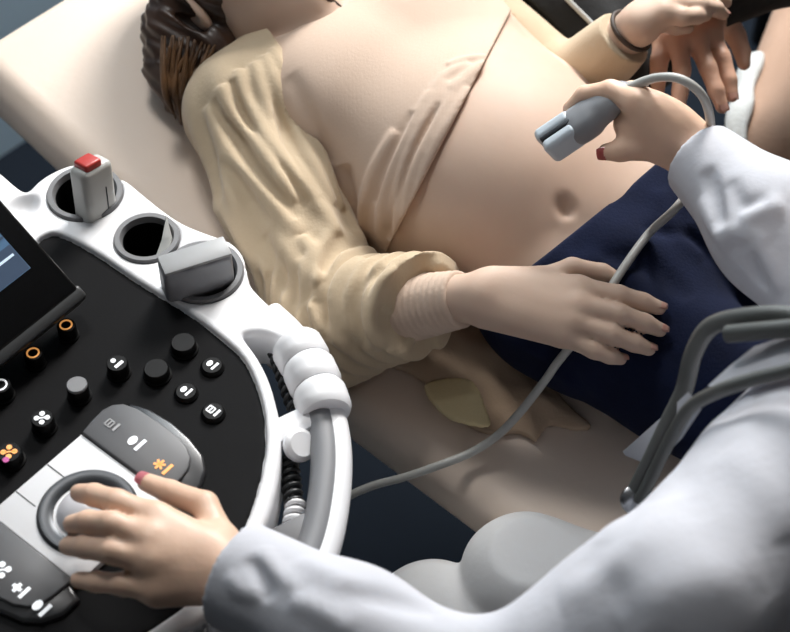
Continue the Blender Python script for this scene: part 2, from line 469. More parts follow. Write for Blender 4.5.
# ------------------------------------------------------------------ examination couch
couch = thing('examination_couch', 'cream vinyl examination couch with raised backrest, the patient lying on it', 'examination couch', bed(0.3, 0.28, -0.7))
CW = 0.56
bm = bmesh.new(); L_ = 0.60
box(bm, H0 - (-L_/2) * EB * 1.0 + CW/2 * EW - 0.0425 * NB, EB, EW, NB, L_, CW, 0.085, 0.03, 6)
bm_obj('backrest', bm, M['vinyl'], couch, sharp=60)
bm = bmesh.new(); L_ = 1.25
box(bm, H0 + (L_/2) * EL + CW/2 * EW - 0.0425 * Z, EL, EW, Z, L_, CW, 0.085, 0.03, 6)
bm_obj('seat_cushion', bm, M['vinyl'], couch, sharp=60)
for nm, o, d, n, L_ in (('backrest_frame', H0, EB, NB, 0.54), ('seat_frame', H0, EL, Z, 1.2)):
    bm = bmesh.new(); box(bm, o + d * L_/2 + CW/2 * EW - 0.105 * n, d, EW, n, L_, CW - 0.06, 0.035, 0.008, 2)
    bm_obj(nm, bm, M['frame'], couch)
for s in (0.32, 1.1):
    for w_ in (0.09, 0.47):
        bm = bmesh.new(); q = bed(s, w_, 0); lathe(bm, (q[0], q[1], 0), Z, [(0.03, 0), (0.03, 0.015), (0.02, 0.03), (0.02, 0.59)], 20)
        bm_obj('leg', bm, M['frame'], couch)
bm = bmesh.new(); box(bm, bed(0.6, 0.28, -0.5), EL, EW, Z, 1.0, 0.36, 0.03, 0.006, 2)
bm_obj('cross_brace', bm, M['frame'], couch)

couch_n = U([BX(H0 + .30 * EB + CW/2 * EW - .0425 * NB, (.30, CW/2, .0425), EB, EW, NB, .03), BX(H0 + .625 * EL + CW/2 * EW - .0425 * Z, (.625, CW/2, .0425), EL, EW, Z, .03)], 0)

# ------------------------------------------------------------------ ultrasound machine
ZC = 0.86
T0 = P(88, 513, ZC)
KU = nrm(A(1, 1.22, 0)); KV = A(KU[1], -KU[0], 0)          # along the desk, towards the operator
def K(a, b, z): return A(T0[0], T0[1], 0) + a * KU + b * KV + z * Z
def ab(px, py, z=ZC):
    q = P(px, py, z) - T0; return A(q @ KU, q @ KV)
def mirror(pts): return list(pts) + [A(-p[0], p[1]) for p in pts[::-1]]
machine = thing('ultrasound_machine', 'white ultrasound machine with black control desk, touchscreen and probe holders beside the couch', 'ultrasound machine', (T0[0], T0[1], 0))
def mach(name, bm, m, parent=None, **k): return bm_obj(name, bm, M[m], parent or machine, **k)
outer = [ab(*q) for q in [(-80, 100), (-30, 150), (0, 171), (14, 183), (26, 190), (36, 181), (49, 172), (71, 163), (92, 165), (109, 172), (125, 178), (145, 194), (164, 209), (184, 222), (206, 231), (230, 240), (242, 252), (247, 268), (250, 282), (262, 296), (285, 318), (292, 330), (284, 339), (262, 332), (244, 334), (247, 341), (257, 355), (267, 374), (274, 395), (280, 425), (280, 466), (272, 505), (258, 540), (236, 580), (206, 622), (192, 640)]]
outer = [p for p in spline(outer, 3)]
fb = max(p[1] for p in outer)
outer = mirror(outer)
inner = [ab(*q) for q in [(32, 249), (36, 240), (45, 234), (55, 232), (70, 237), (100, 254), (140, 281), (190, 312), (220, 335), (245, 359), (261, 396), (266, 429), (264, 462), (253, 505), (240, 533), (216, 570), (192, 600)]]
inner = mirror(spline(inner, 3))
KO = A(T0[0], T0[1], 0)
cups = [(ab(85, 193), 0.040), (ab(147, 238), 0.034), (ab(203, 272), 0.041)]
hs = PR(outer, KO, KU, KV, Z, ZC - 0.055, ZC, 0.007)
hs = D(hs, PR(inner, KO, KU, KV, Z, ZC - 0.008, ZC + 0.05, 0.002), 0.004)
for (c, r) in cups:
    q = K(c[0], c[1], ZC); hs = D(hs, RC(q - 0.1 * Z, q + 0.1 * Z, r - 0.001, r - 0.001), 0.006)
qq = K(*ab(22, 207), ZC + 0.028); hs = D(hs, EL_(qq, A(0.03, 0.022, 0.04), KU, KV, Z), 0.004)
lo = np.min([K(p[0], p[1], 0) for p in outer], 0); hi = np.max([K(p[0], p[1], 0) for p in outer], 0)
sdf_obj('housing', hs, (lo[0] - .01, lo[1] - .01, ZC - .06), (hi[0] + .01, hi[1] + .01, ZC + .01), 0.0028, M['housing'], machine, 1)
sdf_obj('control_panel', PR([p + .0012 * nrm(p - A(0, .15)) for p in inner], KO, KU, KV, Z, ZC - .014, ZC - .0055, .001), (lo[0], lo[1], ZC - .03), (hi[0], hi[1], ZC + .01), .0035, M['panel'], machine, 1)
ZP = ZC - 0.0055
for i, (c, r) in enumerate(cups):
    q = K(c[0], c[1], ZC)
    bm = bmesh.new(); lathe(bm, q, Z, [(r, 0.0005), (r - .001, .0025), (r - .006, .0025), (r - .0085, -.004), (r - .0085, -.012), (r, -.012), (r, 0.0005)], 40, False)
    rim_ = mach('holder_rim', bm, 'liner')
    bm = bmesh.new(); lathe(bm, q, Z, [(r - .0086, -.004), (r - .010, -.10), (0, -.10)], 40, False)
    mach('holder_cup', bm, 'knob')
# divider blade standing in the second holder
bm = bmesh.new(); prism(bm, [P(166, 214, ZC + .014), P(172, 236, ZC + .004), P(170, 250, ZC - .002), P(152, 264, ZC - .004), P(162, 240, ZC - .004)], -.02 * Z, 0.0012, 2)
mach('holder_divider', bm, 'probe_light')
# body, column and wheeled base below the desk
bm = bmesh.new(); prism(bm, [K(p[0] * 0.9, p[1] * 0.95 - .01, ZC - 0.05) for p in inner], -0.10 * Z, 0.0)
mach('underbody', bm, 'frame', smooth=False)
bm = bmesh.new(); box(bm, K(0, -0.10, 0.45), KU, KV, Z, 0.2, 0.22, 0.62, 0.03, 4); mach('column', bm, 'housing')
bm = bmesh.new(); box(bm, K(0, -0.10, 0.12), KU, KV, Z, 0.40, 0.46, 0.08, 0.03, 4); mach('base', bm, 'frame')
for sa in (-1, 1):
    for sb in (-0.28, 0.08):
        bm = bmesh.new(); lathe(bm, K(sa * 0.17 - 0.015, sb, 0.045), KU, [(0, 0), (0.035, 0), (0.045, 0.006), (0.045, 0.024), (0.035, 0.03), (0, 0.03)], 24); mach('caster_wheel', bm, 'frame')
# handle
hc = spline([P(*q, z) for q, z in (((268, 318), ZC - .02), ((290, 340), ZC - .016), ((309, 372), ZC - .014), ((325, 413), ZC - .014), ((332, 455), ZC - .014), ((329, 505), ZC - .014), ((317, 555), ZC - .014), ((290, 607), ZC - .014), ((250, 660), ZC - .016), ((215, 690), ZC - .03))], 8)
cen = K(0, 0.0, ZC)
bm = bmesh.new(); off = [p + 0.0065 * nrm((p - cen) * A(1, 1, 0)) for p in hc]; tube(bm, off, 0.0125, 18)
handle = mach('handle', bm, 'housing', sharp=80)
bm = bmesh.new(); off = [p - 0.006 * nrm((p - cen) * A(1, 1, 0)) + 0.001 * Z for p in hc[14:]]; tube(bm, off, 0.0145, 18)
mach('handle_grip', bm, 'grip', handle, sharp=80)
# cable clip, three ribs around the handle
cp = hc[10:26]
for k, (i0, i1) in enumerate(((0, 5), (5, 10), (10, 15))):
    bm = bmesh.new(); seg = [cp[i] + 0.004 * Z for i in range(i0, i1 + 1)]; t = nrm(seg[-1] - seg[0])
    seg = [seg[0] + 0.0006 * t] + seg[1:-1] + [seg[-1] - 0.0012 * t]
    n_ = len(seg); rr = [0.0235] + [0.0262] * (n_ - 2) + [0.0235]
    tube(bm, seg, rr, 26); mach('cable_clip', bm, 'housing', handle, sharp=50)
bm = bmesh.new(); a_ = P(273, 436, ZC - .012); b_ = P(318, 414, ZC - .008); d_ = nrm(b_ - a_)
box(bm, (a_ + b_) / 2, d_, nrm(np.cross(Z, d_)), Z, np.linalg.norm(b_ - a_), 0.026, 0.012, 0.003, 2); mach('handle_bracket', bm, 'housing')
bm = bmesh.new(); lathe(bm, P(298, 446, ZC - .012), nrm(A(0.5, -0.3, 0.8)), [(0, -.004), (.014, -.004), (.016, 0), (.016, .006), (.012, .009), (0, .009)], 24); mach('cable_hook', bm, 'housing')
bm = bmesh.new(); a_ = P(278, 545, ZC - .02); b_ = P(312, 528, ZC - .016); d_ = nrm(b_ - a_)
box(bm, (a_ + b_) / 2, d_, nrm(np.cross(Z, d_)), Z, np.linalg.norm(b_ - a_), 0.03, 0.014, 0.003, 2); mach('handle_bracket', bm, 'liner')
# coiled leads hanging in the gap between desk and handle
for (p0, p1, turns, mm) in (((277, 352), (296, 408), 7, 'alu'), ((288, 455), (294, 505), 7, 'alu'), ((296, 500), (292, 530), 4, 'housing')):
    a_ = P(*p0, ZC - .03); b_ = P(*p1, ZC - .03); d_ = nrm(b_ - a_); x = nrm(np.cross(d_, Z)); y = np.cross(d_, x)
    N = turns * 14; pts = [a_ + (b_ - a_) * i / N + 0.0075 * (cos(2*pi*turns*i/N) * x + sin(2*pi*turns*i/N) * y) for i in range(N + 1)]
    bm = bmesh.new(); tube(bm, pts, 0.0026, 8); mach('coiled_lead', bm, mm, sharp=80)
# white button plate, three back buttons, trackball
a0 = ab(110, 456)[0]; b0 = ab(80, 436)[1]; b1 = ab(178, 492)[1]; a1 = ab(50, 467)[0]; a2 = ab(20, 495)[0]; bs = ab(66, 482)[1]
def abprism(name, poly, z0, z1, m, bev=0.001, parent=None):
    bm = bmesh.new(); prism(bm, [K(p[0], p[1], z1) for p in poly], (z0 - z1) * Z, bev, 2); return mach(name, bm, m, parent, sharp=50)
g = 0.0006
bpl = abprism('button_plate', [(-a0, b0), (a0, b0), (a0, b1), (-a0, b1)], ZP, ZC + .001, 'plate')
for x0 in (a1, a2):
    bm = bmesh.new(); box(bm, K(x0, (b0 + bs) / 2, ZC + .0008), KU, KV, Z, .0012, bs - b0 - .002, .0008); bm_obj('seam', bm, M['probe_dark'], bpl, smooth=False)
bm = bmesh.new(); lathe(bm, K(0, 0, ZC), Z, [(.0455, -.002), (.0455, .002), (.043, .0045), (.036, .005), (.031, .0025), (.0305, -.001)], 56); ring = mach('trackball_ring', bm, 'ring')
bm = bmesh.new(); lathe(bm, K(0, 0, ZC - .018), Z, [(.034 * sin(t), .034 * cos(t)) for t in np.linspace(pi * .62, 0, 18)], 48); mach('trackball', bm, 'ball', sharp=120)
# grey pads on both sides with their lit icons
pad = [ab(*q) for q in [(83, 434), (92, 423), (103, 412), (113, 407), (124, 406), (138, 411), (160, 425), (178, 439), (187, 449), (191, 460), (189, 470), (182, 480), (172, 490)]]
pad[0] = A(a0 + .001, pad[0][1]); pad[-1] = A(a0 + .001, pad[-1][1])
rngp = [ab(*q) for q in [(128, 402), (150, 409), (172, 422), (190, 438), (203, 455), (206, 470), (201, 486), (186, 500), (160, 490), (140, 440)]]
def icon(parent, q, kind, m='icon', s=1.0, z=0.0):
    """glyph of a blob and a slanted bar, raised from the key"""
    o = A(q); bm = bmesh.new()
    def disc(a, b, r, sq=1.0, n=16):
        prism(bm, [o + (a + r * cos(2*pi*i/n)) * s * KU + (b + sq * r * sin(2*pi*i/n)) * s * KV for i in range(n)], 0.0006 * Z)
    def bar(a, b, L, w_, d=(1, 0)):
        du = d[0] * KU + d[1] * KV; dv = nrm(np.cross(Z, du)); c = o + s * (a * KU + b * KV)
        prism(bm, [c + s * (i * L/2 * du + j * w_/2 * dv) for i, j in ((-1, -1), (1, -1), (1, 1), (-1, 1))], 0.0006 * Z)
    if kind == 'blob': disc(0, -.0032, .0040, .75); bar(0.0005, .0036, .0105, .0026)
    if kind == 'dot': disc(-.0005, -.0042, .0023); bar(0, .0025, .009, .003)
    if kind == 'box':
        for a, b, d in ((-.0035, -.003, (0, 1)), (.0035, -.003, (0, 1)), (0, -.0065, (1, 0)), (0, .0005, (1, 0)), (0, -.003, (1, 0))): bar(a, b, .007, .0014, d)
        bar(0.0005, .0052, .0095, .0026)
    if kind == 'cross': bar(0, -.003, .008, .0028); bar(0, -.003, .008, .0028, (0, 1)); bar(0.0005, .0042, .0105, .0028)
    if kind == 'grid':
        for a in (-.003, .003):
            for b in (-.003, .003): disc(a, b, .0022)
        bar(0, 0, .011, .0012, (.7, .7))
    if kind == 'star':
        for k in range(3): t = pi * k / 3; bar(0, -.0035, .009, .0018, (cos(t), sin(t)))
        bar(0.0005, .0042, .0105, .0026)
    if kind == 'ring':
        n = 24
        for i in range(n):
            t0, t1 = 2*pi*i/n, 2*pi*(i+1)/n
            prism(bm, [o + s * (r * cos(t) * KU + r * sin(t) * KV) for r, t in ((.0049, t0), (.0064, t0), (.0064, t1), (.0049, t1))], 0.0006 * Z)
    bm_obj('icon', bm, M[m], parent, smooth=False)
for sgn_, lst in ((1, (((112, 425), 'box', 'icon_dim', 1.0), ((136, 443), 'blob', 'icon', 1.35), ((163, 467), 'star', 'icon_amber', 1.25))), (-1, (((2, 570), 'grid', 'icon', 1.3), ((20, 590), 'cross', 'icon', 1.2), ((41, 608), 'blob', 'icon', 1.3)))):
    pp = [A(sgn_ * p[0], p[1]) for p in pad]; rp_ = [A(sgn_ * p[0], p[1]) for p in rngp]
    abprism('scroll_ring', rp_, ZP, ZC + .0005, 'pad_dark', 0.003)
    pd = abprism('button_pad', pp, ZP, ZC + .004, 'pad', 0.0015)
    for q, k, m, s in lst: icon(pd, P(*q, ZC + .0041), k, m, s)
# knobs and keys (pixel of the cap, radius, height, icon)
def knob(px, py, r, h, m, ic=None, im='icon', s=1.0):
    q = P(px, py, ZP + h); o = A(q[0], q[1], ZP); bm = bmesh.new()
    lathe(bm, o, Z, [(r * 1.12, 0), (r * 1.12, .002), (r, .003), (r * .97, h - .0015), (r * .88, h), (0, h)], 36)
    nm = 'knob' if h > .008 else 'push_button'
    k = mach(nm, bm, m)
    if ic: icon(k, o + (h + .0001) * Z, ic, im, s)
    return k
knob(66, 325, .0095, .017, 'knob', 'ring', 'icon_amber', 1.0)
knob(33, 353, .0095, .017, 'knob', 'ring', 'icon_amber', 1.0)
knob(0, 385, .0105, .017, 'knob', 'ring', 'icon', 1.1)
k_ = knob(77, 386, .0105, .017, 'knob')
bm = bmesh.new(); q = P(77, 386, ZP + .017); lathe(bm, q, Z, [(.0098, 0), (.0098, .002), (.009, .003), (0, .003)], 32); bm_obj('knob_cap', bm, M['knob_grey'], k_)
knob(117, 363, .0105, .016, 'knob', 'dot', 'icon', 1.1)
knob(42, 418, .0108, .016, 'knob', 'grid', 'icon', 1.15)
knob(156, 368, .0125, .012, 'knob'); knob(183, 342, .0125, .012, 'knob')
for q, k in (((212, 365), 'blob'), ((186, 391), 'blob'), ((213, 411), 'box')): knob(*q, .0105, .005, 'knob', k, 'icon', 0.92)
k_ = knob(9, 452, .0118, .014, 'knob', 'grid', 'icon_amber', 1.2)
bm = bmesh.new(); lathe(bm, P(6, 460, ZP + .0145), Z, [(.003, 0), (.003, .0008), (0, .0008)], 16); bm_obj('icon', bm, M['icon_pink'], k_)
knob(-30, 372, .0105, .017, 'knob', 'ring', 'icon', 1.1); knob(-25, 430, .0108, .016, 'knob', 'dot', 'icon', 1.1)
# touchscreen
SU = -KU; SD = nrm(-KV * cos(radians(32.5)) + Z * sin(radians(32.5))); SN = np.cross(SD, SU); SN = SN if SN[2] > 0 else -SN
C0 = P(80, 289, ZC + .035)
def S(a, b, n=0.0): return C0 + a * SU + b * SD + n * SN
bm = bmesh.new(); box(bm, S(.19, .13, -.011), SU, SD, SN, .38, .26, .022, .004, 3); ts = mach('touchscreen', bm, 'bezel')
bm = bmesh.new(); box(bm, S(.19, -.002, -.014), SU, SD, SN, .386, .016, .026, .004, 3); bm_obj('screen_edge_bar', bm, M['alu'], ts)
def rect(name, a0_, a1_, b0_, b1_, n, m):
    bm = bmesh.new(); prism(bm, [S(a0_, b0_, n), S(a1_, b0_, n), S(a1_, b1_, n), S(a0_, b1_, n)], -0.0006 * SN); bm_obj(name, bm, M[m], ts, smooth=False)
rect('screen_glass', .024, .356, .045, .235, .0006, 'scr')
rect('screen_menu', .0245, .3555, .0455, .075, .0010, 'scr_dark')
rect('screen_line', .028, .352, .064, .0665, .0014, 'scr_light')
rect('screen_line', .0245, .3555, .083, .0855, .0012, 'scr_dark')
bm = bmesh.new(); box(bm, K(S(.19, .16)[0] * 0 + (S(.19, .16) - KO) @ KU, (S(.19, .16) - KO) @ KV, ZC + .03), KU, KV, Z, .14, .05, .12, .01, 2); bm_obj('screen_bracket', bm, M['frame'], ts)
# keys under the screen
# ------------------------------------------------------------------ probes parked in the holders
t = thing('ultrasound_probe', 'pale grey slim probe with a red cap standing in the holder nearest the screen', 'ultrasound probe', K(*cups[0][0], ZC - .08))
q0 = K(*ab(95, 212), ZC - .03); q1 = P(90, 163, ZC + .055); ax = nrm(q1 - q0); sx = nrm(np.cross(ax, KV)); sy = np.cross(ax, sx)
n1 = U([BX((q0 + q1) / 2, (.0205, .013, np.linalg.norm(q1 - q0) / 2), sx, sy, ax, .007), BX(q0 - .02 * ax, (.013, .010, .04), sx, sy, ax, .007)], .01)
lo = np.minimum(q0, q1) - .07; hi = np.maximum(q0, q1) + .04
sdf_obj('probe_body', n1, lo, hi, .0018, M['probe_light'], t, 2)
bm = bmesh.new(); box(bm, q1 - .002 * ax - .003 * sx, sx, sy, ax, .022, .020, .016, .003, 3); bm_obj('red_cap', bm, M['red'], t)
bm = bmesh.new(); box(bm, (q0 + q1) / 2 - sy * .013 * (1 if sy @ fw > 0 else -1) + .006 * sx - .006 * ax, sx, sy, ax, .0012, .0012, .045); bm_obj('seam', bm, M['probe_dark'], t)
t = thing('ultrasound_probe', 'wide grey block-shaped probe lying tilted in the third holder beside the handle', 'ultrasound probe', K(*cups[2][0], ZC - .08))
c0 = P(196, 268, ZC + .022); wv_ = nrm(P(228, 236, ZC + .04) - P(160, 257, ZC + .04)); dn = nrm(A(0.1, 0.10, -1) - wv_ * (A(0.1, 0.10, -1) @ wv_)); th = np.cross(wv_, dn)
n1 = U([BX(c0 + .004 * dn, (.0355, .0135, .022), wv_, th, dn, .005), BX(c0 + .045 * dn, (.027, .013, .04), wv_, th, dn, .008)], .012)
for k in (-.011, .0125): n1 = D(n1, BX(c0 - .020 * dn + k * wv_, (.006, .02, .0035), wv_, th, dn, .001), .002)
sdf_obj('probe_body', n1, c0 - .1, c0 + .07, .0018, M['probe_grey'], t, 2)
bm = bmesh.new(); box(bm, c0 - .0185 * dn, wv_, th, dn, .069, .025, .004, .0015, 2); bm_obj('probe_face', bm, M['liner_light'], t)
# ------------------------------------------------------------------ hands
def hand_node(wrist, digits, palm_r=0.0125, palm_k=0.014, carpal=0.017, wr=0.021, across=None, fk=0.004):
    """digits: list of (points, radii), the first point is the knuckle; the thumb's first point is its base"""
    wrist = A(wrist); mc = np.mean([d[0][0] for d in digits[1:]], 0)
    ax = nrm(mc - wrist); ac = nrm(digits[1][0][0] - digits[-1][0][0]) if across is None else nrm(across)
    ps = []
    for i, (pts, rs) in enumerate(digits):
        if i == 0:
            ps.append(RC(wrist + 0.012 * ax + 0.012 * ac, pts[0], carpal * .9, rs[0] * 1.15)); continue
        f = (i - 1) / max(1, len(digits) - 2) - 0.5
        ps.append(RC(wrist + 0.012 * ax - ac * f * 0.030, pts[0], carpal, palm_r))
    palm = U(ps, palm_k)
    fs = U([chain(p, r, fk) for p, r in digits], 0.0015)
    return U([palm, fs], 0.007)
def nails(parent, digits, normals, m, which=None, w=0.85):
    for i, (pts, rs) in enumerate(digits):
        if which and i not in which: continue
        a, b = A(pts[-2]), A(pts[-1]); d = nrm(b - a); n = nrm(normals[i] - d * (A(normals[i]) @ d)); s = np.cross(d, n); r = rs[-1]
        bm = bmesh.new(); c = b + d * r * 0.05 - n * r * 0.12
        rows = []
        for u in np.linspace(-1.25, 0.85, 7):
            row = []
            ww = w * (1 - 0.35 * max(0, u) ** 2 - 0.10 * max(0, -u) ** 3)
            for v in np.linspace(-1, 1, 7):
                an = v * ww * 1.0
                row.append(bm.verts.new(c + d * u * r * 0.95 + s * sin(an) * r * 1.06 + n * (cos(an) * r * 1.10 - 0.06 * r * u * u)))
            rows.append(row)
        for r0, r1 in zip(rows, rows[1:]):
            for k in range(6): bm.faces.new((r0[k], r0[k+1], r1[k+1], r1[k]))
        bmesh.ops.solidify(bm, geom=list(bm.faces), thickness=0.0007)
        bm_obj('fingernail', bm, m, parent, sharp=80)
def head_node(c, up, f, s=1.0):
    """skull, jaw, nose, lips, brow and ears; up = crown direction, f = face direction"""
    up = nrm(up); f = nrm(f - up * (A(f) @ up)); x = np.cross(up, f)
    q = lambda a, b, d: A(c) + s * (a * x + b * up + d * f)
    n = U([EL_(q(0, .025, -.012), A(.074, .092, .094) * s, x, up, f), EL_(q(0, -.045, .032), A(.056, .068, .058) * s, x, up, f),
           RC(q(-.038, -.062, .010), q(0, -.098, .062), .022 * s, .018 * s), RC(q(.038, -.062, .010), q(0, -.098, .062), .022 * s, .018 * s)], .03 * s)
    n = U([n, RC(q(-.03, .022, .070), q(.03, .022, .070), .014 * s, .014 * s), EL_(q(.034, -.022, .058), A(.02, .016, .016) * s, x, up, f), EL_(q(-.034, -.022, .058), A(.02, .016, .016) * s, x, up, f)], .02 * s)
    for sg in (-1, 1): n = D(n, EL_(q(sg * .031, .004, .096), A(.018, .011, .014) * s, x, up, f), .012)
    n = U([n, RC(q(0, .010, .082), q(0, -.030, .102), .008 * s, .012 * s), EL_(q(.012, -.034, .092), A(.009, .008, .010) * s, x, up, f), EL_(q(-.012, -.034, .092), A(.009, .008, .010) * s, x, up, f)], .008 * s)
    n = U([n] + [EL_(q(sg * .031, .003, .074), A(.015, .010, .013) * s, x, up, f) for sg in (-1, 1)], .003)
    n = U([n, RC(q(-.017, -.062, .088), q(.017, -.062, .088), .006 * s, .006 * s), RC(q(-.014, -.070, .086), q(.014, -.070, .086), .007 * s, .007 * s)], .006)
    n = D(n, RC(q(-.022, -.066, .098), q(.022, -.066, .098), .0028, .0028), .003)
    for sg in (-1, 1):
        e = EL_(q(sg * .076, -.008, -.010), A(.010, .032, .020) * s, x + 0.3 * sg * f * -1, up, f)
        e = D(e, EL_(q(sg * .086, -.004, -.006), A(.008, .020, .011) * s, x, up, f), .004)
        n = U([n, e], .006)
    return n
def head_details(parent, c, up, f, s=1.0):
    up = nrm(up); f = nrm(f - up * (A(f) @ up)); x = np.cross(up, f)
    q = lambda a, b, d: A(c) + s * (a * x + b * up + d * f)
    for sg in (-1, 1):
        bm = bmesh.new(); tube(bm, spline([q(sg * .014, .024, .0835), q(sg * .03, .031, .0825), q(sg * .047, .024, .072)], 6), [.002, .003, .0035, .0035, .0035, .0035, .0035, .003, .003, .0025, .002, .002, .001][:13], 8)
        bm_obj('eyebrow', bm, M['hair_dark'], parent, sharp=80)
    bm = bmesh.new(); tube(bm, spline([q(-.022, -.066, .089), q(0, -.061, .0945), q(.022, -.066, .089)], 6), .0035, 8); bm_obj('lip', bm, M['lips'], parent, sharp=80)
    bm = bmesh.new(); tube(bm, spline([q(-.020, -.068, .088), q(0, -.073, .0925), q(.020, -.068, .088)], 6), .004, 8); bm_obj('lip', bm, M['lips'], parent, sharp=80)
    for sg in (-1, 1):
        bm = bmesh.new(); lathe(bm, q(sg * .031, .003, .0855), f + .1 * sg * x, [(.0065, 0), (.005, .0022), (0, .003)], 16); bm_obj('iris', bm, M['hair'], parent)

# ------------------------------------------------------------------ the patient
neck = B(316, 36, .085); hd = B(240, -30, .112); rsh = B(243, 108, .068); lsh = B(410, -35, .07)
relb = B(333, 322, .05); rwr = P(478, 296, .872)
lelb = B(566, 92, .085); lwr = P(636, 26, .905)
LX, LY = EW, EB
chest = EL_(bed(-.195, .30, .078), A(.152, .170, .092), LX, LY, NB)
belly = EL_(bed(-.018, .270, .102), A(.147, .158, .134), LX, nrm(-EL + 0.1 * Z), nrm(Z + 0.1 * EL))
pelvis = EL_(bed(.14, .30, .085), A(.165, .14, .088), LX, EL, Z)
bust = [EL_(bed(-.205, .30 + k, .122), A(.068, .074, .046), LX, LY, NB) for k in (-.078, .078)]
torso = U([chest, U(bust, .02), pelvis, EL_(bed(-.08, .30, .09), A(.145, .13, .10), LX, LY, NB)], .05)
torso = U([torso, belly], .05)
shoul = U([RC(neck - .03 * NB, rsh, .042, .050), RC(neck - .03 * NB, lsh, .042, .050)], .03)
HUP = nrm(EB + 0.25 * NB); HF = nrm(NB - 0.15 * EB)
headp = head_node(hd, HUP, HF)
neckn = RC(neck - .02 * NB, hd - .045 * HUP - .01 * HF, .052, .046)
rarm = U([RC(rsh, relb, .045, .036), RC(relb, rwr, .037, .0235)], .02)
larm = U([RC(lsh, lelb, .045, .036), RC(lelb, lwr, .035, .022)], .02)
legs = {}
for k, w0, w1 in (('r', .215, .225), ('l', .385, .375)):
    hp = bed(.15, w0, .088); kn = bed(.58, w1, .075); an = bed(1.0, w1, .045)
    legs[k] = (hp, kn, an)
jl = U([U([RC(l[0], l[1], .088, .064), RC(l[1], l[2], .062, .040)], .03) for l in legs.values()], .012)
jeans_base = U([OFF(pelvis, .006), jl], .04)
body_legs = U([U([RC(l[0], l[1], .078, .056), RC(l[1], l[2], .054, .032), RC(l[2], l[2] + .05 * EL + .12 * Z * .6, .03, .022)], .02) for l in legs.values()], .0)
# right hand: resting on the near thigh
def on(node, pxs, lift, z0=None):
    hs_ = hits(node, pxs); return [h + normal(node, h) * l for h, l in zip(hs_, lift)]
ph = U([torso, jeans_base], .02)
thumb = [P(537, 282, .878), P(572, 268, .882), P(602, 273, .874), P(626, 283, .868)]
idx = [P(578, 288, .888), P(618, 295, .888), P(643, 302, .880), P(659, 308, .874)]
mid = [P(578, 305, .886), P(620, 314, .886), P(645, 323, .876), P(660, 330, .868)]
rng_ = [P(573, 322, .878), P(611, 334, .876), P(634, 343, .866), P(649, 349, .858)]
pky = [P(562, 335, .868), P(594, 350, .864), P(610, 356, .858), P(621, 359, .852)]
R4 = [.0112, .0100, .0090, .0074]
rdig = [(thumb, [.0125, .0105, .0095, .0075]), (idx, R4), (mid, R4), (rng_, [x * .97 for x in R4]), (pky, [x * .86 for x in R4])]
rhand = hand_node(rwr, rdig, .0128, .014, .0165)
# left hand: laid over the companion's hand
lk = [P(664, 14, .925), P(668, 5, .925), P(672, -4, .92), P(674, -12, .915)]
ltip = [[P(690, 18, .918), P(704, 21, .90), P(712, 25, .885)], [P(700, 6, .92), P(716, 9, .90), P(723, 14, .885)], [P(703, -5, .915), P(718, -3, .9), P(726, 2, .885)], [P(698, -14, .91), P(712, -12, .895), P(719, -8, .885)]]
ltip[0] = [P(683, 17, .925), P(697, 16, .918), P(706, 15, .908)]
ldig = [([P(650, 12, .91), P(662, 22, .905), P(676, 27, .90), P(688, 28, .897)], [.012, .010, .009, .007])] + [([k] + t_, R4) for k, t_ in zip(lk, ltip)]
lhand = hand_node(lwr, ldig, .0125, .014, .0165)
patient_n = U([U([torso, shoul, neckn], .04), U([headp], 0)], .02)
navel = hits(ph, [(566, 205)])[0]
patient_n = D(patient_n, EL_(navel, A(.006, .006, .010), EW, EL, normal(ph, navel)), .012)
patient_n = U([U([patient_n, U([rarm, larm], 0)], .03), body_legs], .02)
patient_n = U([patient_n, U([rhand, lhand], 0)], .012)
lo = np.min([hd - .22, legs['r'][2] - .15, legs['l'][2] - .15, relb - .1], 0); hi = np.max([lwr + .2, lsh + .1, legs['l'][2] + .15, legs['r'][2] + .15, navel + .2], 0)
patient = sdf_obj('person', patient_n, lo, hi, .0026, M['skin'], None, 2)
tag(patient, 'pregnant patient in beige top and navy jeans lying on the couch, belly bare', 'person')
head_details(patient, hd, HUP, HF)
nails(patient, rdig, [nrm(Z * .8 - upv * -.2)] * 5, M['nail_bare'])
nails(patient, ldig, [nrm(Z)] * 5, M['nail_bare'], which=(1, 2))
# beige top: body of the top rolled up over the bump, and the sleeves
hem_a, hem_b, hem_c = hits(ph, [(512, 64), (444, 140), (424, 235)])
hn = nrm(np.cross(hem_c - hem_a, ray(440, 150))); hn = hn if hn @ EL > 0 else -hn
nk = EL_(neck + .012 * NB - .01 * EB * -1, A(.078, .085, .07), EW, EB, NB)
tee_t = OFF(U([torso, shoul], .04), .0045)
tf = pxfolds(tee_t, [
    ([(395, 130), (372, 175), (362, 215), (365, 240)], 0.0097, .006), ([(432, 92), (404, 140), (384, 190), (380, 240)], 0.0122, .006),
    ([(448, 82), (424, 122), (404, 170), (396, 210), (398, 255)], 0.0135, .006), ([(460, 80), (440, 120), (417, 168), (408, 212), (411, 262)], 0.0146, .006),
    ([(468, 88), (452, 115), (430, 155), (418, 200), (421, 262)], 0.0146, .005), ([(447, 66), (465, 60), (486, 57)], 0.0073, .005),
    ([(452, 92), (474, 72), (500, 62), (530, 66)], 0.0097, .007), ([(425, 105), (446, 76), (470, 64)], 0.0073, .006),
    ([(345, 165), (352, 200), (358, 225)], -0.0073, .008), ([(290, 75), (310, 120), (330, 165)], -0.0048, .010),
    ([(415, 112), (394, 155), (376, 205)], -0.0086, .006), ([(440, 104), (414, 150), (398, 196), (390, 240)], -0.0109, .005), ([(452, 104), (428, 150), (412, 195), (404, 245)], -0.0097, .004)])
tee_t = FO(FN(tee_t, lambda p: .0012 * wav(p, 45, 3)), tf)
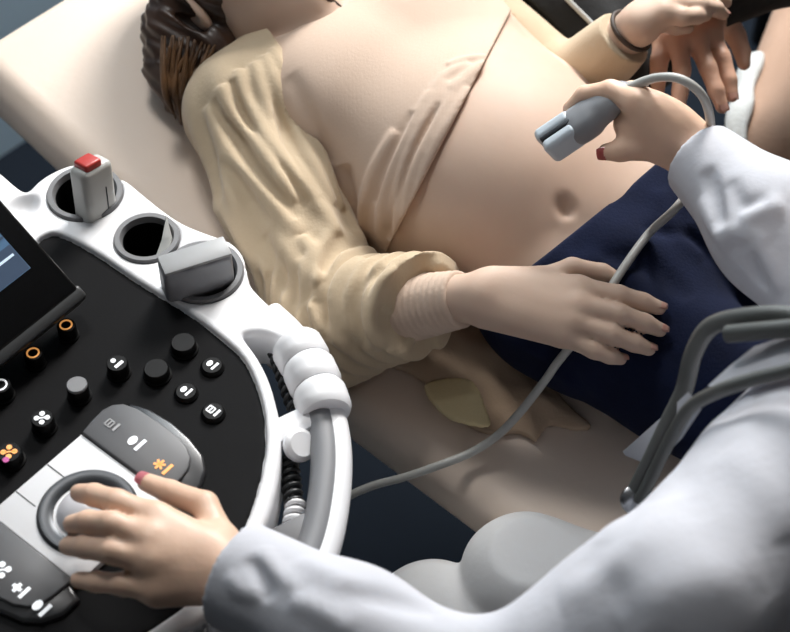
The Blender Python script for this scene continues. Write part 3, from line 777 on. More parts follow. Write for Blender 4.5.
tee_t = D(I(tee_t, PL(hem_b, hn)), nk, .004)
cuff = RC(relb + (rwr - relb) * .2, relb + (rwr - relb) * .90, .0405, .0285)
cf = []
cd_ = nrm(rwr - relb); cx = nrm(np.cross(cd_, Z)); cy = np.cross(cx, cd_)
def ringfold(c, r, h, w_, tilt=0.0, n=16): return ([c + r * (cos(2*pi*i/n) * cx + sin(2*pi*i/n) * cy) + tilt * cos(2*pi*i/n + 1) * cd_ for i in range(n + 1)], h, w_)
rib = lambda p: .0008 * np.cos(((p - relb) @ cd_) * 2 * pi / .0075)
tee_s = FN(I(cuff, PL(relb + (rwr - relb) * .90, cd_)), rib)
tee = U([tee_t, tee_s], 0)
sdf_obj('beige_top', tee, np.min([rsh, relb, lsh], 0) - .12, np.max([rwr, lsh, navel], 0) + .1, .0022, M['tee'], patient, 1)
# jeans
wa, wb, wc = hits(ph, [(500, 290), (560, 244), (640, 178)])
wn = nrm(np.cross(wb - wa, wc - wa)); wn = wn if wn @ EL < 0 else -wn
jf = pxfolds(jeans_base, [([(640, 230), (690, 240), (740, 280)], -.006, .010), ([(600, 262), (640, 262), (690, 300)], -.008, .014), ([(500, 340), (540, 350), (580, 390)], .005, .010), ([(560, 262), (610, 268), (660, 310)], .005, .009),
                          ([(660, 190), (672, 230), (700, 260)], .006, .010), ([(690, 220), (720, 260), (760, 300)], .005, .010), ([(520, 330), (560, 360), (600, 410)], -.004, .010), ([(640, 350), (670, 380), (700, 400)], .005, .012)])
jeans = FO(FN(OFF(jeans_base, .003), lambda p: .0022 * wav(p, 38, 8) + .0015 * wav(p, 90, 9)), jf)
waist = I(jeans, PL((wa + wb + wc) / 3, wn))
lo = np.min([l[2] for l in legs.values()] + [bed(0, .1, 0)], 0) - .12; hi = np.max([l[2] for l in legs.values()] + [bed(0, .5, .2)], 0) + .12
sdf_obj('jeans', waist, lo, hi, .003, M['jeans'], patient, 1)
# cream cardigan: near sleeve, shoulder and front edge, far sleeve, tail spread on the couch
sl1 = rsh + .0 * EB
sleeve = chain([rsh - .004 * NB, rsh * .55 + relb * .45 + .004 * NB, relb + .006 * NB, relb + (rwr - relb) * .78 + .003 * Z], [.066, .061, .064, .049], .03)
cdt = U([OFF(U([chest, shoul, EL_(bed(-.09, .27, .07), A(.14, .13, .075), LX, LY, NB)], .05), .013), sleeve], .02)
e1, e2, e3 = hits(U([torso, sleeve], .02), [(276, 46), (312, 130), (350, 215)])
en = nrm(np.cross(e3 - e1, NB)); en = en if en @ EW > 0 else -en
panel_c = I(OFF(U([chest, shoul, EL_(bed(-.07, .285, .07), A(.155, .15, .08), LX, LY, NB)], .05), .011), PL((e1 + e2 + e3) / 3, en), PL(bed(.06, 0, 0), EL))
slv = I(sleeve, PL(relb + (rwr - relb) * .64, cd_ + .5 * cx))
far_s = I(chain([lsh, lelb, lelb + (lwr - lelb) * .92], [.056, .046, .034], .02), PL(lelb + (lwr - lelb) * .84, nrm(lwr - lelb)))
card0 = U([U([panel_c, slv], .018), far_s], 0)
ff = pxfolds(U([panel_c, sleeve], .018), [
    ([(255, 62), (262, 90), (282, 140), (318, 200)], 0.0138, .006), ([(265, 55), (280, 90), (300, 140), (335, 205)], 0.0161, .006), ([(272, 48), (295, 90), (318, 145), (345, 210)], 0.0138, .005),
    ([(240, 68), (243, 95), (262, 130), (300, 180), (340, 235)], 0.0161, .007), ([(222, 85), (235, 115), (262, 150), (300, 200)], 0.0138, .008), ([(205, 105), (222, 140), (255, 185), (300, 235)], 0.0115, .009),
    ([(260, 75), (272, 112), (292, 160), (325, 212)], -0.0115, .005), ([(232, 80), (240, 108), (268, 150), (310, 205)], -0.0115, .006), ([(213, 100), (230, 130), (258, 170), (296, 220)], -0.0115, .007),
    ([(205, 180), (232, 225), (268, 275)], 0.0092, .010), ([(250, 200), (285, 245), (318, 285)], 0.0115, .010), ([(300, 235), (316, 262), (318, 300)], 0.0138, .008), ([(345, 235), (326, 262), (318, 300), (330, 340)], -0.0138, .008),
    ([(365, 258), (345, 275), (336, 300), (345, 345)], 0.0138, .007), ([(385, 266), (362, 285), (354, 312), (362, 350)], -0.0115, .006), ([(400, 266), (378, 288), (370, 318), (376, 352)], 0.0115, .006),
    ([(418, 268), (396, 290), (388, 320), (390, 352)], -0.0092, .006), ([(440, 266), (424, 290), (412, 320), (402, 352)], 0.0207, .008), ([(430, 268), (410, 292), (400, 322), (396, 350)], -0.0069, .005),
    ([(262, 235), (290, 290), (318, 330)], -0.0092, .009), ([(225, 160), (262, 215), (300, 262)], -0.0092, .009), ([(305, 300), (320, 325), (350, 350)], 0.0115, .008)])
def wrinkles(p):
    r = np.zeros(len(p))
    for o_, d_, L_, mode in ((rsh, relb, 1, 0), (relb, rwr, .6, 1)):
        ax_ = nrm(d_ - o_); L_ = np.linalg.norm(d_ - o_); x_ = nrm(np.cross(ax_, NB)); y_ = np.cross(x_, ax_)
        q = p - o_; t_ = q @ ax_ / L_; an = np.arctan2(q @ y_, q @ x_)
        rad = np.sqrt((q @ x_) ** 2 + (q @ y_) ** 2)
        if mode == 0:
            m_ = np.clip((t_ + .15) * 4, 0, 1) * np.clip((1.0 - t_) * 4, 0, 1) * np.clip((.11 - rad) * 40, 0, 1)
            r += m_ * .0062 * np.sin(8 * an + 9 * t_ + 1.5 * wav(p, 40, 15)) * (.5 + .5 * wav(p, 22, 16))
        else:
            m_ = np.clip((t_ + .35) * 5, 0, 1) * np.clip((.8 - t_) * 5, 0, 1) * np.clip((.10 - rad) * 40, 0, 1)
            r += m_ * .0052 * np.sin(t_ * L_ / .0155 * 2 * pi * .8 + 1.4 * np.sin(2 * an) + 1.6 * wav(p, 50, 17)) * (.6 + .4 * wav(p, 30, 18))
    return r
card = FO(FN(card0, lambda p: .0016 * wav(p, 60, 5) + .0007 * wav(p, 150, 6) + wrinkles(p)), ff)
card = D(card, OFF(torso, .003), 0)
card = U([card, chain(list(hits(U([card0, torso], 0), [(438, 266), (446, 272), (440, 282), (428, 300), (414, 325), (405, 350)])), [.010, .009, .006, .006, .006, .006], .006),
          FN(chain([B(352, 232, .05), B(385, 262, .045), B(420, 275, .045)], [.028, .026, .02], .01), lambda p: .004 * wav(p, 110, 21))], .008)
sdf_obj('cardigan', card, np.min([rsh, relb, lsh], 0) - .13, np.max([rwr, lwr, lsh], 0) + .08, .0022, M['cardigan'], patient, 1)
def cloth(poly_px, hf, thick, h0=0.0, name='x', m=None, parent=None, res=.0025):
    poly = [A((q - H0) @ EL, (q - H0) @ EW) for q in (B(x, y, .004) for x, y in poly_px)]
    poly = spline(poly, 3, True)
    class CL(Node):
        def f(s, p, ctx):
            q = p - H0; s_ = q @ EL; w_ = q @ EW; z_ = q[:, 2]
            z_ = np.where(s_ < 0, z_ - (-s_) * math.tan(TH), z_)
            d = poly_sd(np.stack([s_, w_], 1), A(poly)); h = np.abs(z_ - hf(s_, w_, -d)) - thick
            return np.maximum(d, h * .75)
    pm = A(poly); c = [H0 + s_ * EL + w_ * EW for s_ in (pm[:, 0].min(), pm[:, 0].max()) for w_ in (pm[:, 1].min(), pm[:, 1].max())]
    return sdf_obj(name, CL(), np.min(c, 0) - .01 - .01 * Z, np.max(c, 0) + .01 + .10 * Z, res, m, parent, 2)
def tail_h(s, w_, d):
    p = np.stack([s, w_, 0 * s], 1)
    return .005 + np.clip(d / .03, 0, 1) * (.009 + .008 * wav(p, 70, 31) + .005 * wav(p, 150, 32))
cloth([(330, 330), (400, 322), (455, 310), (500, 318), (530, 345), (548, 380), (570, 408), (592, 428), (570, 430), (548, 426), (536, 442), (520, 434), (498, 436), (470, 428), (446, 408), (430, 388), (405, 372), (360, 360)], tail_h, .0038, name='cardigan_tail', m=M['cardigan_dark'], parent=patient)
def lobe_h(s, w_, d):
    c = (B(452, 412, 0) - H0); u = (s - c @ EL) * .74 + (w_ - c @ EW) * .67; v = -(s - c @ EL) * .67 + (w_ - c @ EW) * .74
    return .026 - .22 * np.abs(v + .004) + .006 * np.sin(u * 70)
cloth([(424, 392), (440, 386), (462, 390), (474, 398), (484, 420), (490, 436), (474, 438), (452, 430), (432, 412)], lobe_h, .0034, name='cardigan_hem', m=M['cardigan_lit'], parent=patient)
# hair: cap over the skull, loose lengths falling to the near side and over the far shoulder
hx = np.cross(HUP, HF); hq = lambda a, b, d: hd + a * hx + b * HUP + d * HF
near = -1 if (hx @ EW) > 0 else 1
strand = lambda p: .0012 * np.sin(((p - hd) @ hx) * 420 + 3 * np.sin(((p - hd) @ HUP) * 30)) + .0012 * np.sin(((p - hd) @ HF) * 380 + 2.5 * np.sin(((p - hd) @ HUP) * 26))
cap = D(EL_(hq(0, .030, -.022), A(.086, .102, .100), hx, HUP, HF), EL_(hq(0, -.035, .085), A(.074, .12, .085), hx, HUP, HF), .01)
lock = U([chain([hq(near * .07, -.02, -.035), hq(near * .082, -.075, -.05), B(212, 52, .06), B(188, 92, .035), B(182, 122, .018)], [.036, .042, .034, .020, .006], .02), chain([hq(near * .06, .0, -.05), B(178, 30, .06), B(170, 70, .04), B(172, 105, .02)], [.035, .038, .026, .008], .02)], .015)
lock = D(lock, EL_(hq(near * .078, -.008, -.004), A(.022, .03, .022), hx, HUP, HF), .01)
sdf_obj('hair', FN(U([cap, lock], .02), strand), np.min([hd, B(180, 125, 0)], 0) - .16, np.max([hd, B(200, 60, 0)], 0) + .16, .0025, M['hair'], patient, 1)
for k in range(30):
    a_ = B(164 + k * 1.7 + random.uniform(-4, 4), 44 + random.uniform(-10, 6), .100 + .008 * sin(k)); b_ = B(164 + k * 1.25 + random.uniform(-4, 4), 82 + random.uniform(-6, 8), .078); c_ = B(172 + k * .55 + random.uniform(-4, 4), 112 + random.uniform(-8, 10), .034)
    bm = bmesh.new(); sp = spline([a_, b_, c_], 8); tube(bm, sp, [.0004 + .0030 * sin(pi * (.08 + .9 * i / (len(sp) - 1))) for i in range(len(sp))], 8)
    bm_obj('hair_lock', bm, M['hair_light'], patient, sharp=80)
sp = spline([hq(-near * .07, -.03, .0), B(318, -8, .165), B(334, 4, .16), B(348, 13, .155)], 8)
bm = bmesh.new(); tube(bm, sp, [.009 - .007 * i / (len(sp) - 1) for i in range(len(sp))], 10); bm_obj('hair_lock', bm, M['hair'], patient, sharp=80)
bm = bmesh.new(); lathe(bm, hq(near * .084, -.040, -.006), Z, [(0, -.003), (.0025, -.0015), (.003, 0), (.0025, .0015), (0, .003)], 12); bm_obj('earring', bm, M['steel'], patient)
d_ = nrm(lwr - lelb); x = nrm(np.cross(d_, Z)); y = np.cross(x, d_); c_ = lelb + (lwr - lelb) * .93
bm = bmesh.new(); tube(bm, [c_ + .0262 * (cos(t_) * x + sin(t_) * y) for t_ in np.linspace(0, 2*pi, 33)[:-1]], .0028, 8, closed=True); bm_obj('wristband', bm, M['band'], patient, sharp=80)
# ------------------------------------------------------------------ the sonographer, sitting with her back to the camera
FD = -KV; RD = KU                               # she faces the screen; her right side is towards the couch
slsh = P(690, 612, 1.01); srsh = slsh + .36 * RD + A(.03, -.03, .0)
sneck = slsh + .20 * RD + A(.035, -.02, .075)
shead = sneck + A(.105, .01, .135)
spel = A(.40, .71, .58)
slel = P(488, 704, .925); slwr = P(224, 570, .905)
srel = P(874, 322, .99); srwr = P(690, 150, .985)
slhip = spel - .075 * RD; srhip = spel + .085 * RD
slkn = P(432, 625, .610); srkn = P(526, 578, .665)
slan = A(slkn[0] + .02, slkn[1] - .02, .10); sran = A(srkn[0] + .02, srkn[1] - .02, .10)
# left hand over the trackball (pixels of the joints, heights above the desk)
lth = [P(222, 545, .905), P(205, 505, .905), P(170, 492, .892), P(146, 482, .884)]
lix = [P(156, 519, .922), P(117, 502, .925), P(94, 495, .912), P(79, 493, .898)]
lmd = [P(152, 540, .925), P(112, 524, .930), P(88, 522, .916), P(72, 524, .900)]
lrg = [P(152, 562, .920), P(112, 551, .922), P(86, 547, .906), P(68, 546, .888)]
lpk = [P(158, 590, .905), P(122, 584, .904), P(97, 582, .892), P(78, 580, .880)]
Q4 = [.0126, .0110, .0100, .0084]
sld = [(lth, [.0150, .0118, .0105, .0086]), (lix, Q4), (lmd, Q4), (lrg, Q4), (lpk, [x * .88 for x in Q4])]
slhand = hand_node(slwr, sld, .0150, .014, .0175)
# right hand round the scanning probe
pr0 = P(557, 140, .968); pr1 = P(627, 93, 1.015)            # probe face centre and tail
pax = nrm(pr1 - pr0); pside = nrm(np.cross(pax, Z)); pup = np.cross(pside, pax)
pside = pside if pside[1] < 0 else -pside                  # towards the camera
if pup[2] < 0: pup = -pup
PQ = lambda a, s_, u_: pr0 + a * pax + s_ * pside + u_ * pup
rth = [P(662, 146, .985), P(640, 148, .982), P(620, 151, .975), P(606, 152, .970)]
rix = [P(638, 102, 1.022), P(611, 91, 1.016), PQ(.046, -.021, .008), PQ(.026, -.023, .002)]
rmd = [P(652, 110, 1.018), P(632, 92, .990), PQ(.055, -.030, -.016), PQ(.036, -.026, -.018)]
rrg = [P(664, 118, 1.010), P(648, 102, .976), PQ(.066, -.030, -.030), PQ(.048, -.026, -.032)]
rpk = [P(674, 128, 1.000), P(662, 114, .966), PQ(.078, -.028, -.040), PQ(.062, -.024, -.044)]
srd = [(rth, [.0145, .0118, .0104, .0086]), (rix, Q4), (rmd, Q4), (rrg, Q4), (rpk, [x * .88 for x in Q4])]
srhand = U([hand_node(srwr, srd, .0140, .020, .0190), chain([P(668, 132, .995), P(646, 126, .995), P(626, 124, .990)], [.020, .019, .013], .01)], .012)
SHU = nrm(Z + A(.6, 0, 0)); SHF = nrm(FD + .3 * RD - .1 * Z)
smid = (slsh + srsh) / 2
storso = U([RC(slsh, srsh, .055, .055), RC(smid - .05 * Z, spel + .10 * Z, .13, .12, FD, .72), RC(slhip, srhip, .10, .10)], .08)
snk = RC(sneck - .03 * Z, shead - .06 * SHU, .055, .05)
shd_n = head_node(shead, SHU, SHF)
sarms = U([chain([slsh, slel, slwr], [.047, .037, .024], .02), chain([srsh, srel, srwr], [.047, .037, .024], .02)], 0)
slegs = U([chain([slhip, slkn, slan, slan + .15 * FD * .8 - .05 * Z], [.080, .046, .033, .024], .02), chain([srhip, srkn, sran, sran + .15 * FD * .8 - .05 * Z], [.080, .046, .033, .024], .02)], 0)
sono_n = U([U([U([U([storso, snk], .05), shd_n], .02), sarms], .03), slegs], .03)
sono_n = U([sono_n, slhand, srhand], .012)
allp = np.array([slsh, srsh, sneck, shead, spel, slel, slwr, srel, srwr, slkn, srkn, slan, sran, sran + .12 * FD - .07 * Z, slan + .12 * FD - .07 * Z, P(60, 520, .9), P(60, 590, .87), pr0])
sono = sdf_obj('person', sono_n, allp.min(0) - A(.14, .14, .06), allp.max(0) + A(.14, .14, .17), .0026, M['skin_tan'], None, 2)
tag(sono, 'sonographer in white coat, back to camera, one hand on trackball and one holding probe', 'person')
head_details(sono, shead, SHU, SHF)
nails(sono, sld, [nrm(Z + .2 * A(-1, 0, 0))] * 5, M['nail_pink'], which=(9,))
nails(sono, sld[:1], [nrm(Z + .2 * A(-1, 0, 0))], M['nail_pink'])
nails(sono, srd, [nrm(pside + .6 * Z)] + [nrm(pup - pside)] * 4, M['nail_red'], which=(9,))
nails(sono, srd[:1], [nrm(pside + .6 * Z)], M['nail_red'])
# white trousers
trs = U([chain([slhip, slkn, slan], [.098, .0615, .052], .02), chain([srhip, srkn, sran], [.098, .0615, .052], .02), RC(slhip, srhip, .112, .112)], .012)
trs = FN(trs, lambda p: .0016 * wav(p, 55, 41))
trs = I(trs, PL(A(0, 0, .12), -Z), PL(spel + .14 * Z, Z))
sdf_obj('white_trousers', trs, np.min([slan, sran, slkn, slhip], 0) - .13, np.max([srhip, srkn], 0) + .14, .003, M['trousers_white'], sono, 2)
for an in (slan, sran):
    bm = bmesh.new(); sh = U([RC(A(an[0], an[1], .045) - .03 * FD, A(an[0], an[1], .04) + .15 * FD, .042, .036, Z, .8), RC(A(an[0], an[1], .05), A(an[0], an[1], .09), .042, .040)], .02); bm.free()
    sdf_obj('shoe', I(sh, PL(A(0, 0, .004), -Z)), A(an[0], an[1], 0) - A(.22, .2, .02), A(an[0], an[1], .16) + A(.2, .22, 0), .004, M['trousers_white'], sono, 2)
# white coat
back = U([RC(slsh + .030 * FD - .03 * Z, slsh + .09 * RD + .022 * FD - .04 * Z, .057, .056), RC(slsh + .06 * RD + .03 * FD - .09 * Z, slhip + .07 * RD + .03 * FD + .1 * Z, .07, .09), RC(slsh + .004 * Z, srsh + .004 * Z, .066, .066), RC(smid - .06 * Z, spel + .12 * Z, .148, .150, FD, .70), RC(slhip + .02 * Z, srhip + .02 * Z, .125, .125)], .05)
lsv = chain([slsh, slsh * .5 + slel * .5 - .004 * Z, slel, slel * .5 + slwr * .5 + .002 * Z, slel * .02 + slwr * .98], [.066, .060, .056, .050, .046], .03)
rsv = chain([srsh, srsh * .5 + srel * .5, srel, srel * .5 + srwr * .5 + .002 * Z, srel * .03 + srwr * .97], [.068, .066, .062, .056, .038], .03)
ldr = nrm(slwr - slel); rdr = nrm(srwr - srel)
lsv = D(I(lsv, PL(slel * .045 + slwr * .955, ldr)), RC(slel * .3 + slwr * .7, slwr + .05 * ldr, .030, .039), .004)
rsv = D(I(rsv, PL(srel * .05 + srwr * .95, rdr)), RC(srel * .25 + srwr * .75, srwr + .05 * rdr, .024, .030), .004)
skirt = U([RC(slhip + .02 * Z, slkn * .45 + slhip * .55 + .0 * Z, .125, .100), RC(srhip + .02 * Z, srkn * .5 + srhip * .5, .125, .095), RC(slhip - .02 * RD, slhip - .02 * RD - .30 * Z, .13, .14, RD, .6), RC(srhip, srhip - .30 * Z, .13, .14)], .05)
coat0 = U([U([back, skirt], .06), U([lsv, rsv], 0)], .04)
nck = EL_(sneck + .03 * Z + .02 * FD + A(.03, 0, 0), A(.066, .066, .08), RD, FD, Z)
cfo = pxfolds(coat0, [
    ([(600, 545), (640, 500), (690, 450)], 0.0036, .014), ([(560, 600), (620, 560), (660, 500)], 0.0042, .016), ([(620, 632), (680, 590), (760, 560)], 0.0036, .020), ([(650, 470), (700, 440), (760, 430)], 0.0036, .014),
    ([(680, 500), (720, 540), (770, 600)], -0.0018, .018), ([(580, 560), (610, 585), (640, 632)], -0.0024, .014), ([(640, 430), (680, 470), (700, 520)], -0.0015, .014), ([(730, 450), (770, 500), (790, 540)], 0.0036, .016),
    ([(246, 560), (262, 575), (270, 600)], -.006, .006), ([(262, 548), (275, 570), (300, 590)], .005, .007), ([(228, 575), (240, 590), (262, 596)], .005, .006), ([(300, 560), (330, 575), (370, 592)], .004, .010), ([(340, 590), (390, 600), (440, 612)], -.006, .010), ([(290, 600), (320, 610), (350, 632)], .006, .009),
    ([(705, 170), (716, 200), (720, 232)], -.008, .008), ([(730, 180), (742, 205), (770, 200)], -.006, .008), ([(740, 222), (765, 210), (785, 205)], .008, .010), ([(715, 235), (740, 232), (770, 240)], .007, .008), ([(700, 200), (712, 225), (728, 250)], .006, .008), ([(755, 240), (770, 262), (782, 292)], .006, .008), ([(750, 255), (758, 275), (768, 290)], -.005, .007)])
coat = FO(FN(coat0, lambda p: .0024 * wav(p, 30, 51) + .0005 * wav(p, 75, 52)), cfo)
front = RC(smid + .19 * FD + .06 * Z, spel + .24 * FD - .1 * Z, .02, .04, FD, 1.0)
cax = nrm(shead - sneck); colr = [sneck + .025 * cax + (.072 * cos(t_)) * nrm(np.cross(cax, FD)) + .070 * sin(t_) * nrm(np.cross(cax, np.cross(cax, FD))) for t_ in np.linspace(-.3, pi + .3, 12)]
colr2 = [sneck + .025 * cax + (.072 * cos(t_)) * nrm(np.cross(cax, FD)) - .070 * sin(t_) * nrm(np.cross(cax, np.cross(cax, FD))) for t_ in np.linspace(-.3, pi + .3, 12)]
coll = colr if np.mean(colr, 0) @ FD < np.mean(colr2, 0) @ FD else colr2
coat = D(D(coat, nck, .006), front, .01)
coat = U([coat, FN(chain(coll, [.016] * 12, .004, None), lambda p: 0), chain([q - .022 * cax + .010 * nrm(q - sneck) for q in coll], [.018] * 12, .004)], .012)
sdf_obj('white_coat', coat, np.min(allp[:14], 0) - A(.16, .16, 0), np.max(allp[:11], 0) + A(.18, .18, .1), .003, M['coat'], sono, 2)
# turned-back front edge and collar of the coat
def flap(name, px3, th_, m, parent):
    pts = [P(*q) for q in px3]; bm = bmesh.new(); n = np.cross(pts[1] - pts[0], pts[2] - pts[0]); n = nrm(n); prism(bm, pts, -n * th_, th_ * .3, 2); return bm_obj(name, bm, m, parent)
flap('lapel', [(626, 457, .84), (664, 424, .93), (692, 398, 1.0), (702, 410, 1.01), (682, 440, .96), (654, 468, .89)], .006, M['coat'], sono)
flap('lapel', [(712, 386, 1.02), (734, 366, 1.04), (758, 347, 1.06), (800, 332, 1.09), (815, 372, 1.10), (760, 384, 1.07)], .008, M['coat'], sono)
# hair tied at the back of the head
sx_ = np.cross(SHU, SHF); sq = lambda a, b, d: shead + a * sx_ + b * SHU + d * SHF
sh_n = U([D(EL_(sq(0, .028, -.022), A(.088, .104, .102), sx_, SHU, SHF), EL_(sq(0, -.035, .085), A(.074, .12, .085), sx_, SHU, SHF), .01), EL_(sq(0, .03, -.125), A(.036, .036, .034), sx_, SHU, SHF)], .02)
sdf_obj('hair', FN(sh_n, lambda p: .0012 * np.sin(((p - shead) @ sx_) * 400)), shead - .2, shead + .2, .003, M['hair_dark'], sono, 1)
# ------------------------------------------------------------------ stethoscope round her neck
st = thing('stethoscope', 'dark grey stethoscope hanging round the neck of the white coat', 'stethoscope', sneck)
for pl, r, nm in (([(840, 330, 1.12), (790, 316, 1.10), (748, 317, 1.08), (712, 326, 1.05), (694, 352, 1.02), (684, 390, .98), (668, 424, .95), (650, 462, .91), (632, 498, .87)], .0080, 'tube'),
                  ([(850, 352, 1.15), (800, 368, 1.12), (752, 380, 1.09), (716, 392, 1.065), (690, 408, 1.02), (672, 436, .97), (656, 468, .92), (640, 500, .88)], .0058, 'tube'),
                  ([(850, 316, 1.13), (800, 327, 1.11), (760, 331, 1.09), (728, 334, 1.07)], .0075, 'tube')):
    bm = bmesh.new(); tube(bm, spline([P(*q) for q in pl], 8), r, 12); bm_obj(nm, bm, M['steth'], st, sharp=80)
bm = bmesh.new(); lathe(bm, P(633, 500, .872), nrm(A(.2, -.5, .8)), [(0, 0), (.010, 0), (.013, .002), (.013, .006), (.009, .009), (0, .010)], 28); bm_obj('chest_piece', bm, M['steel'], st)
# ------------------------------------------------------------------ stool under her
so = thing('stool', 'round white swivel stool under the sonographer', 'stool', (spel[0], spel[1], 0))
c_ = A(spel[0], spel[1], 0) + .0 * FD
bm = bmesh.new(); lathe(bm, c_, Z, [(0, .40), (.15, .40), (.165, .415), (.165, .455), (.15, .475), (0, .48)], 40); bm_obj('seat', bm, M['trousers_white'], so)
bm = bmesh.new(); lathe(bm, c_, Z, [(.025, .10), (.025, .40)], 20); bm_obj('post', bm, M['steel'], so)
for k in range(5):
    t_ = 2*pi*k/5 + .3; d_ = A(cos(t_), sin(t_), 0); bm = bmesh.new(); tube(bm, [c_ + .10 * Z, c_ + .14 * d_ + .085 * Z, c_ + .25 * d_ + .06 * Z], [.018, .015, .012], 12); lg = bm_obj('leg', bm, M['steel'], so)
    bm = bmesh.new(); lathe(bm, c_ + .25 * d_ + .027 * Z - .01 * nrm(np.cross(d_, Z)), nrm(np.cross(d_, Z)), [(0, 0), (.027, 0), (.027, .02), (0, .02)], 20); bm_obj('caster', bm, M['frame'], lg)
# ------------------------------------------------------------------ the scanning probe with its cable
pb = thing('ultrasound_probe', 'grey scanning probe with long cable, held against the bare belly', 'ultrasound probe', pr0)
w_ = .0215
pn = U([BX(PQ(.030, 0, 0), (.014, .0165, .012), pax, pside, pup, .007), chain([PQ(.03, 0, 0), PQ(.055, 0, .002), PQ(.078, 0, .002), pr1], [.0165, .0150, .0120, .0075], .01, pup, .8)], .012)
sdf_obj('probe_body', pn, np.minimum(pr0, pr1) - .06, np.maximum(pr0, pr1) + .06, .0016, M['probe_grey'], pb, 2)
ln = U([BX(PQ(.004, -.0090, 0), (.0205, .0080, .0150), pax, pside, pup, .006), BX(PQ(.006, .0085, 0), (.0195, .0075, .0145), pax, pside, pup, .006)], 0)
sdf_obj('probe_face', ln, pr0 - .05, pr0 + .05, .0014, M['probe_blue'], pb, 1)
bm = bmesh.new(); box(bm, PQ(.008, 0, 0), pax, pside, pup, .040, .0040, .0296, .0010, 2); bm_obj('seam', bm, M['probe_dark'], pb)
jn = OFF(jeans_base, .004)
top_ = hits(jn, [(558, 362), (572, 345), (586, 325), (604, 300), (624, 269), (647, 237)])
cb = [pr1 - .004 * pax, P(634, 87, 1.03), P(655, 78, 1.05), P(680, 79, 1.06), P(701, 94, 1.05), P(710, 118, 1.02), P(709, 146, .97), P(700, 172, .94), P(690, 190, .925), P(674, 210, .915)]
cb += [q + .0055 * normal(jn, q) for q in top_[::-1]]
cb += [P(546, 379, .785), P(522, 410, .758), P(498, 435, .736), P(472, 452, .722), P(440, 465, .716), P(405, 477, .70), P(372, 486, .68), P(345, 498, .66), P(320, 512, .63), P(296, 525, .58)]
bm = bmesh.new(); sp = spline(cb, 8); tube(bm, sp, [.0078 - .0034 * min(1, i / 14) for i in range(len(sp))], 14)
bm_obj('cable', bm, M['cable'], pb, sharp=80)

# ------------------------------------------------------------------ the companion on the far side
chp = A(.90, 2.26, .46); cch = thing('chair', 'dark chair on the far side of the couch', 'chair', (chp[0], chp[1], 0))
bm = bmesh.new(); box(bm, A(chp[0], chp[1], .43), X_, Y_, Z, .46, .46, .05, .02, 3); bm_obj('seat', bm, M['wood'], cch)
bm = bmesh.new(); box(bm, A(chp[0], chp[1] + .24, .72), X_, nrm(A(0, 1, .15)), nrm(A(0, -.15, 1)), .44, .04, .42, .018, 3); bm_obj('backrest', bm, M['wood'], cch)
for sx1 in (-.19, .19):
    for sy1 in (-.19, .19):
        bm = bmesh.new(); lathe(bm, A(chp[0] + sx1, chp[1] + sy1, 0), Z, [(.014, 0), (.014, .42)], 14); bm_obj('leg', bm, M['frame'], cch)
cpel = A(.90, 2.22, .55); csh_r = A(.72, 2.06, 1.02); csh_l = A(1.07, 2.14, 1.02)   # his right shoulder is on the left of the picture
cnk = A(.89, 2.07, 1.10); chd = A(.87, 2.00, 1.28)
ckn_l = P(905, 150, .62); ckn_r = P(772, 168, .60)
cwr = P(698, 8, .86); cel = P(795, -52, .88)
cel_l = A(1.12, 1.96, .80); cwr_l = ckn_l + A(.02, .06, .10)
ck = [P(664, 38, .862), P(679, 42, .868), P(696, 40, .868), P(711, 36, .86)]
cf_ = [[P(659, 62, .855), P(658, 78, .845), P(658, 92, .835)], [P(682, 70, .862), P(680, 92, .85), P(678, 113, .838)], [P(708, 68, .862), P(716, 90, .85), P(722, 107, .838)], [P(722, 58, .855), P(729, 80, .843), P(732, 96, .833)]]
C4 = [.0120, .0102, .0092, .0078]
cth = [P(724, 20, .84), P(736, 36, .83), P(742, 52, .82), P(744, 64, .815)]
cdg = [(cth, [.015, .012, .010, .008])] + [([k] + f_, C4) for k, f_ in zip(ck[::-1], cf_[::-1])]
chand = hand_node(cwr, cdg, .0138, .015, .019)
ch2 = [([cwr_l + A(-.035, -.02, .0), cwr_l + A(-.055, -.05, -.005), cwr_l + A(-.06, -.075, -.012), cwr_l + A(-.06, -.09, -.02)], [.013, .011, .010, .008])] + [([cwr_l + A(-.03 + .02 * k, -.08, -.005), cwr_l + A(-.033 + .022 * k, -.12, -.012), cwr_l + A(-.033 + .022 * k, -.14, -.022), cwr_l + A(-.033 + .022 * k, -.155, -.034)], C4) for k in range(4)]
chand2 = hand_node(cwr_l, ch2, .013, .015, .018)
can_l = A(ckn_l[0] + .02, ckn_l[1] + .05, .09); can_r = A(ckn_r[0] + .02, ckn_r[1] + .05, .09)
CHU = nrm(A(-.05, -.2, 1)); CHF = nrm(A(-.3, -.9, -.35))
ctor = U([RC(csh_r, csh_l, .06, .06), RC(A(.89, 2.10, .96), cpel + .08 * Z, .135, .12, A(0, 1, 0), .75), RC(cpel - A(.08, 0, 0), cpel + A(.08, 0, 0), .10, .10)], .08)
cleg = U([chain([cpel + A(.09, 0, 0), ckn_l, can_l, can_l + A(0, -.12, -.04)], [.085, .056, .036, .026], .02), chain([cpel - A(.09, 0, 0), ckn_r, can_r, can_r + A(0, -.12, -.04)], [.085, .056, .036, .026], .02)], 0)
carm = U([chain([csh_r, cel, cwr], [.05, .04, .027], .02), chain([csh_l, cel_l, cwr_l], [.05, .04, .027], .02)], 0)
comp_n = U([U([U([ctor, RC(cnk - .03 * Z, chd - .06 * CHU, .058, .054)], .05), head_node(chd, CHU, CHF, 1.04)], .02), carm], .03)
comp_n = U([U([comp_n, cleg], .03), chand, chand2], .012)
ap = np.array([cpel, csh_r, csh_l, chd, ckn_l, ckn_r, cel, cel_l, cwr_l + A(0, -.1, 0), can_l, can_r, cf_[1][2]])
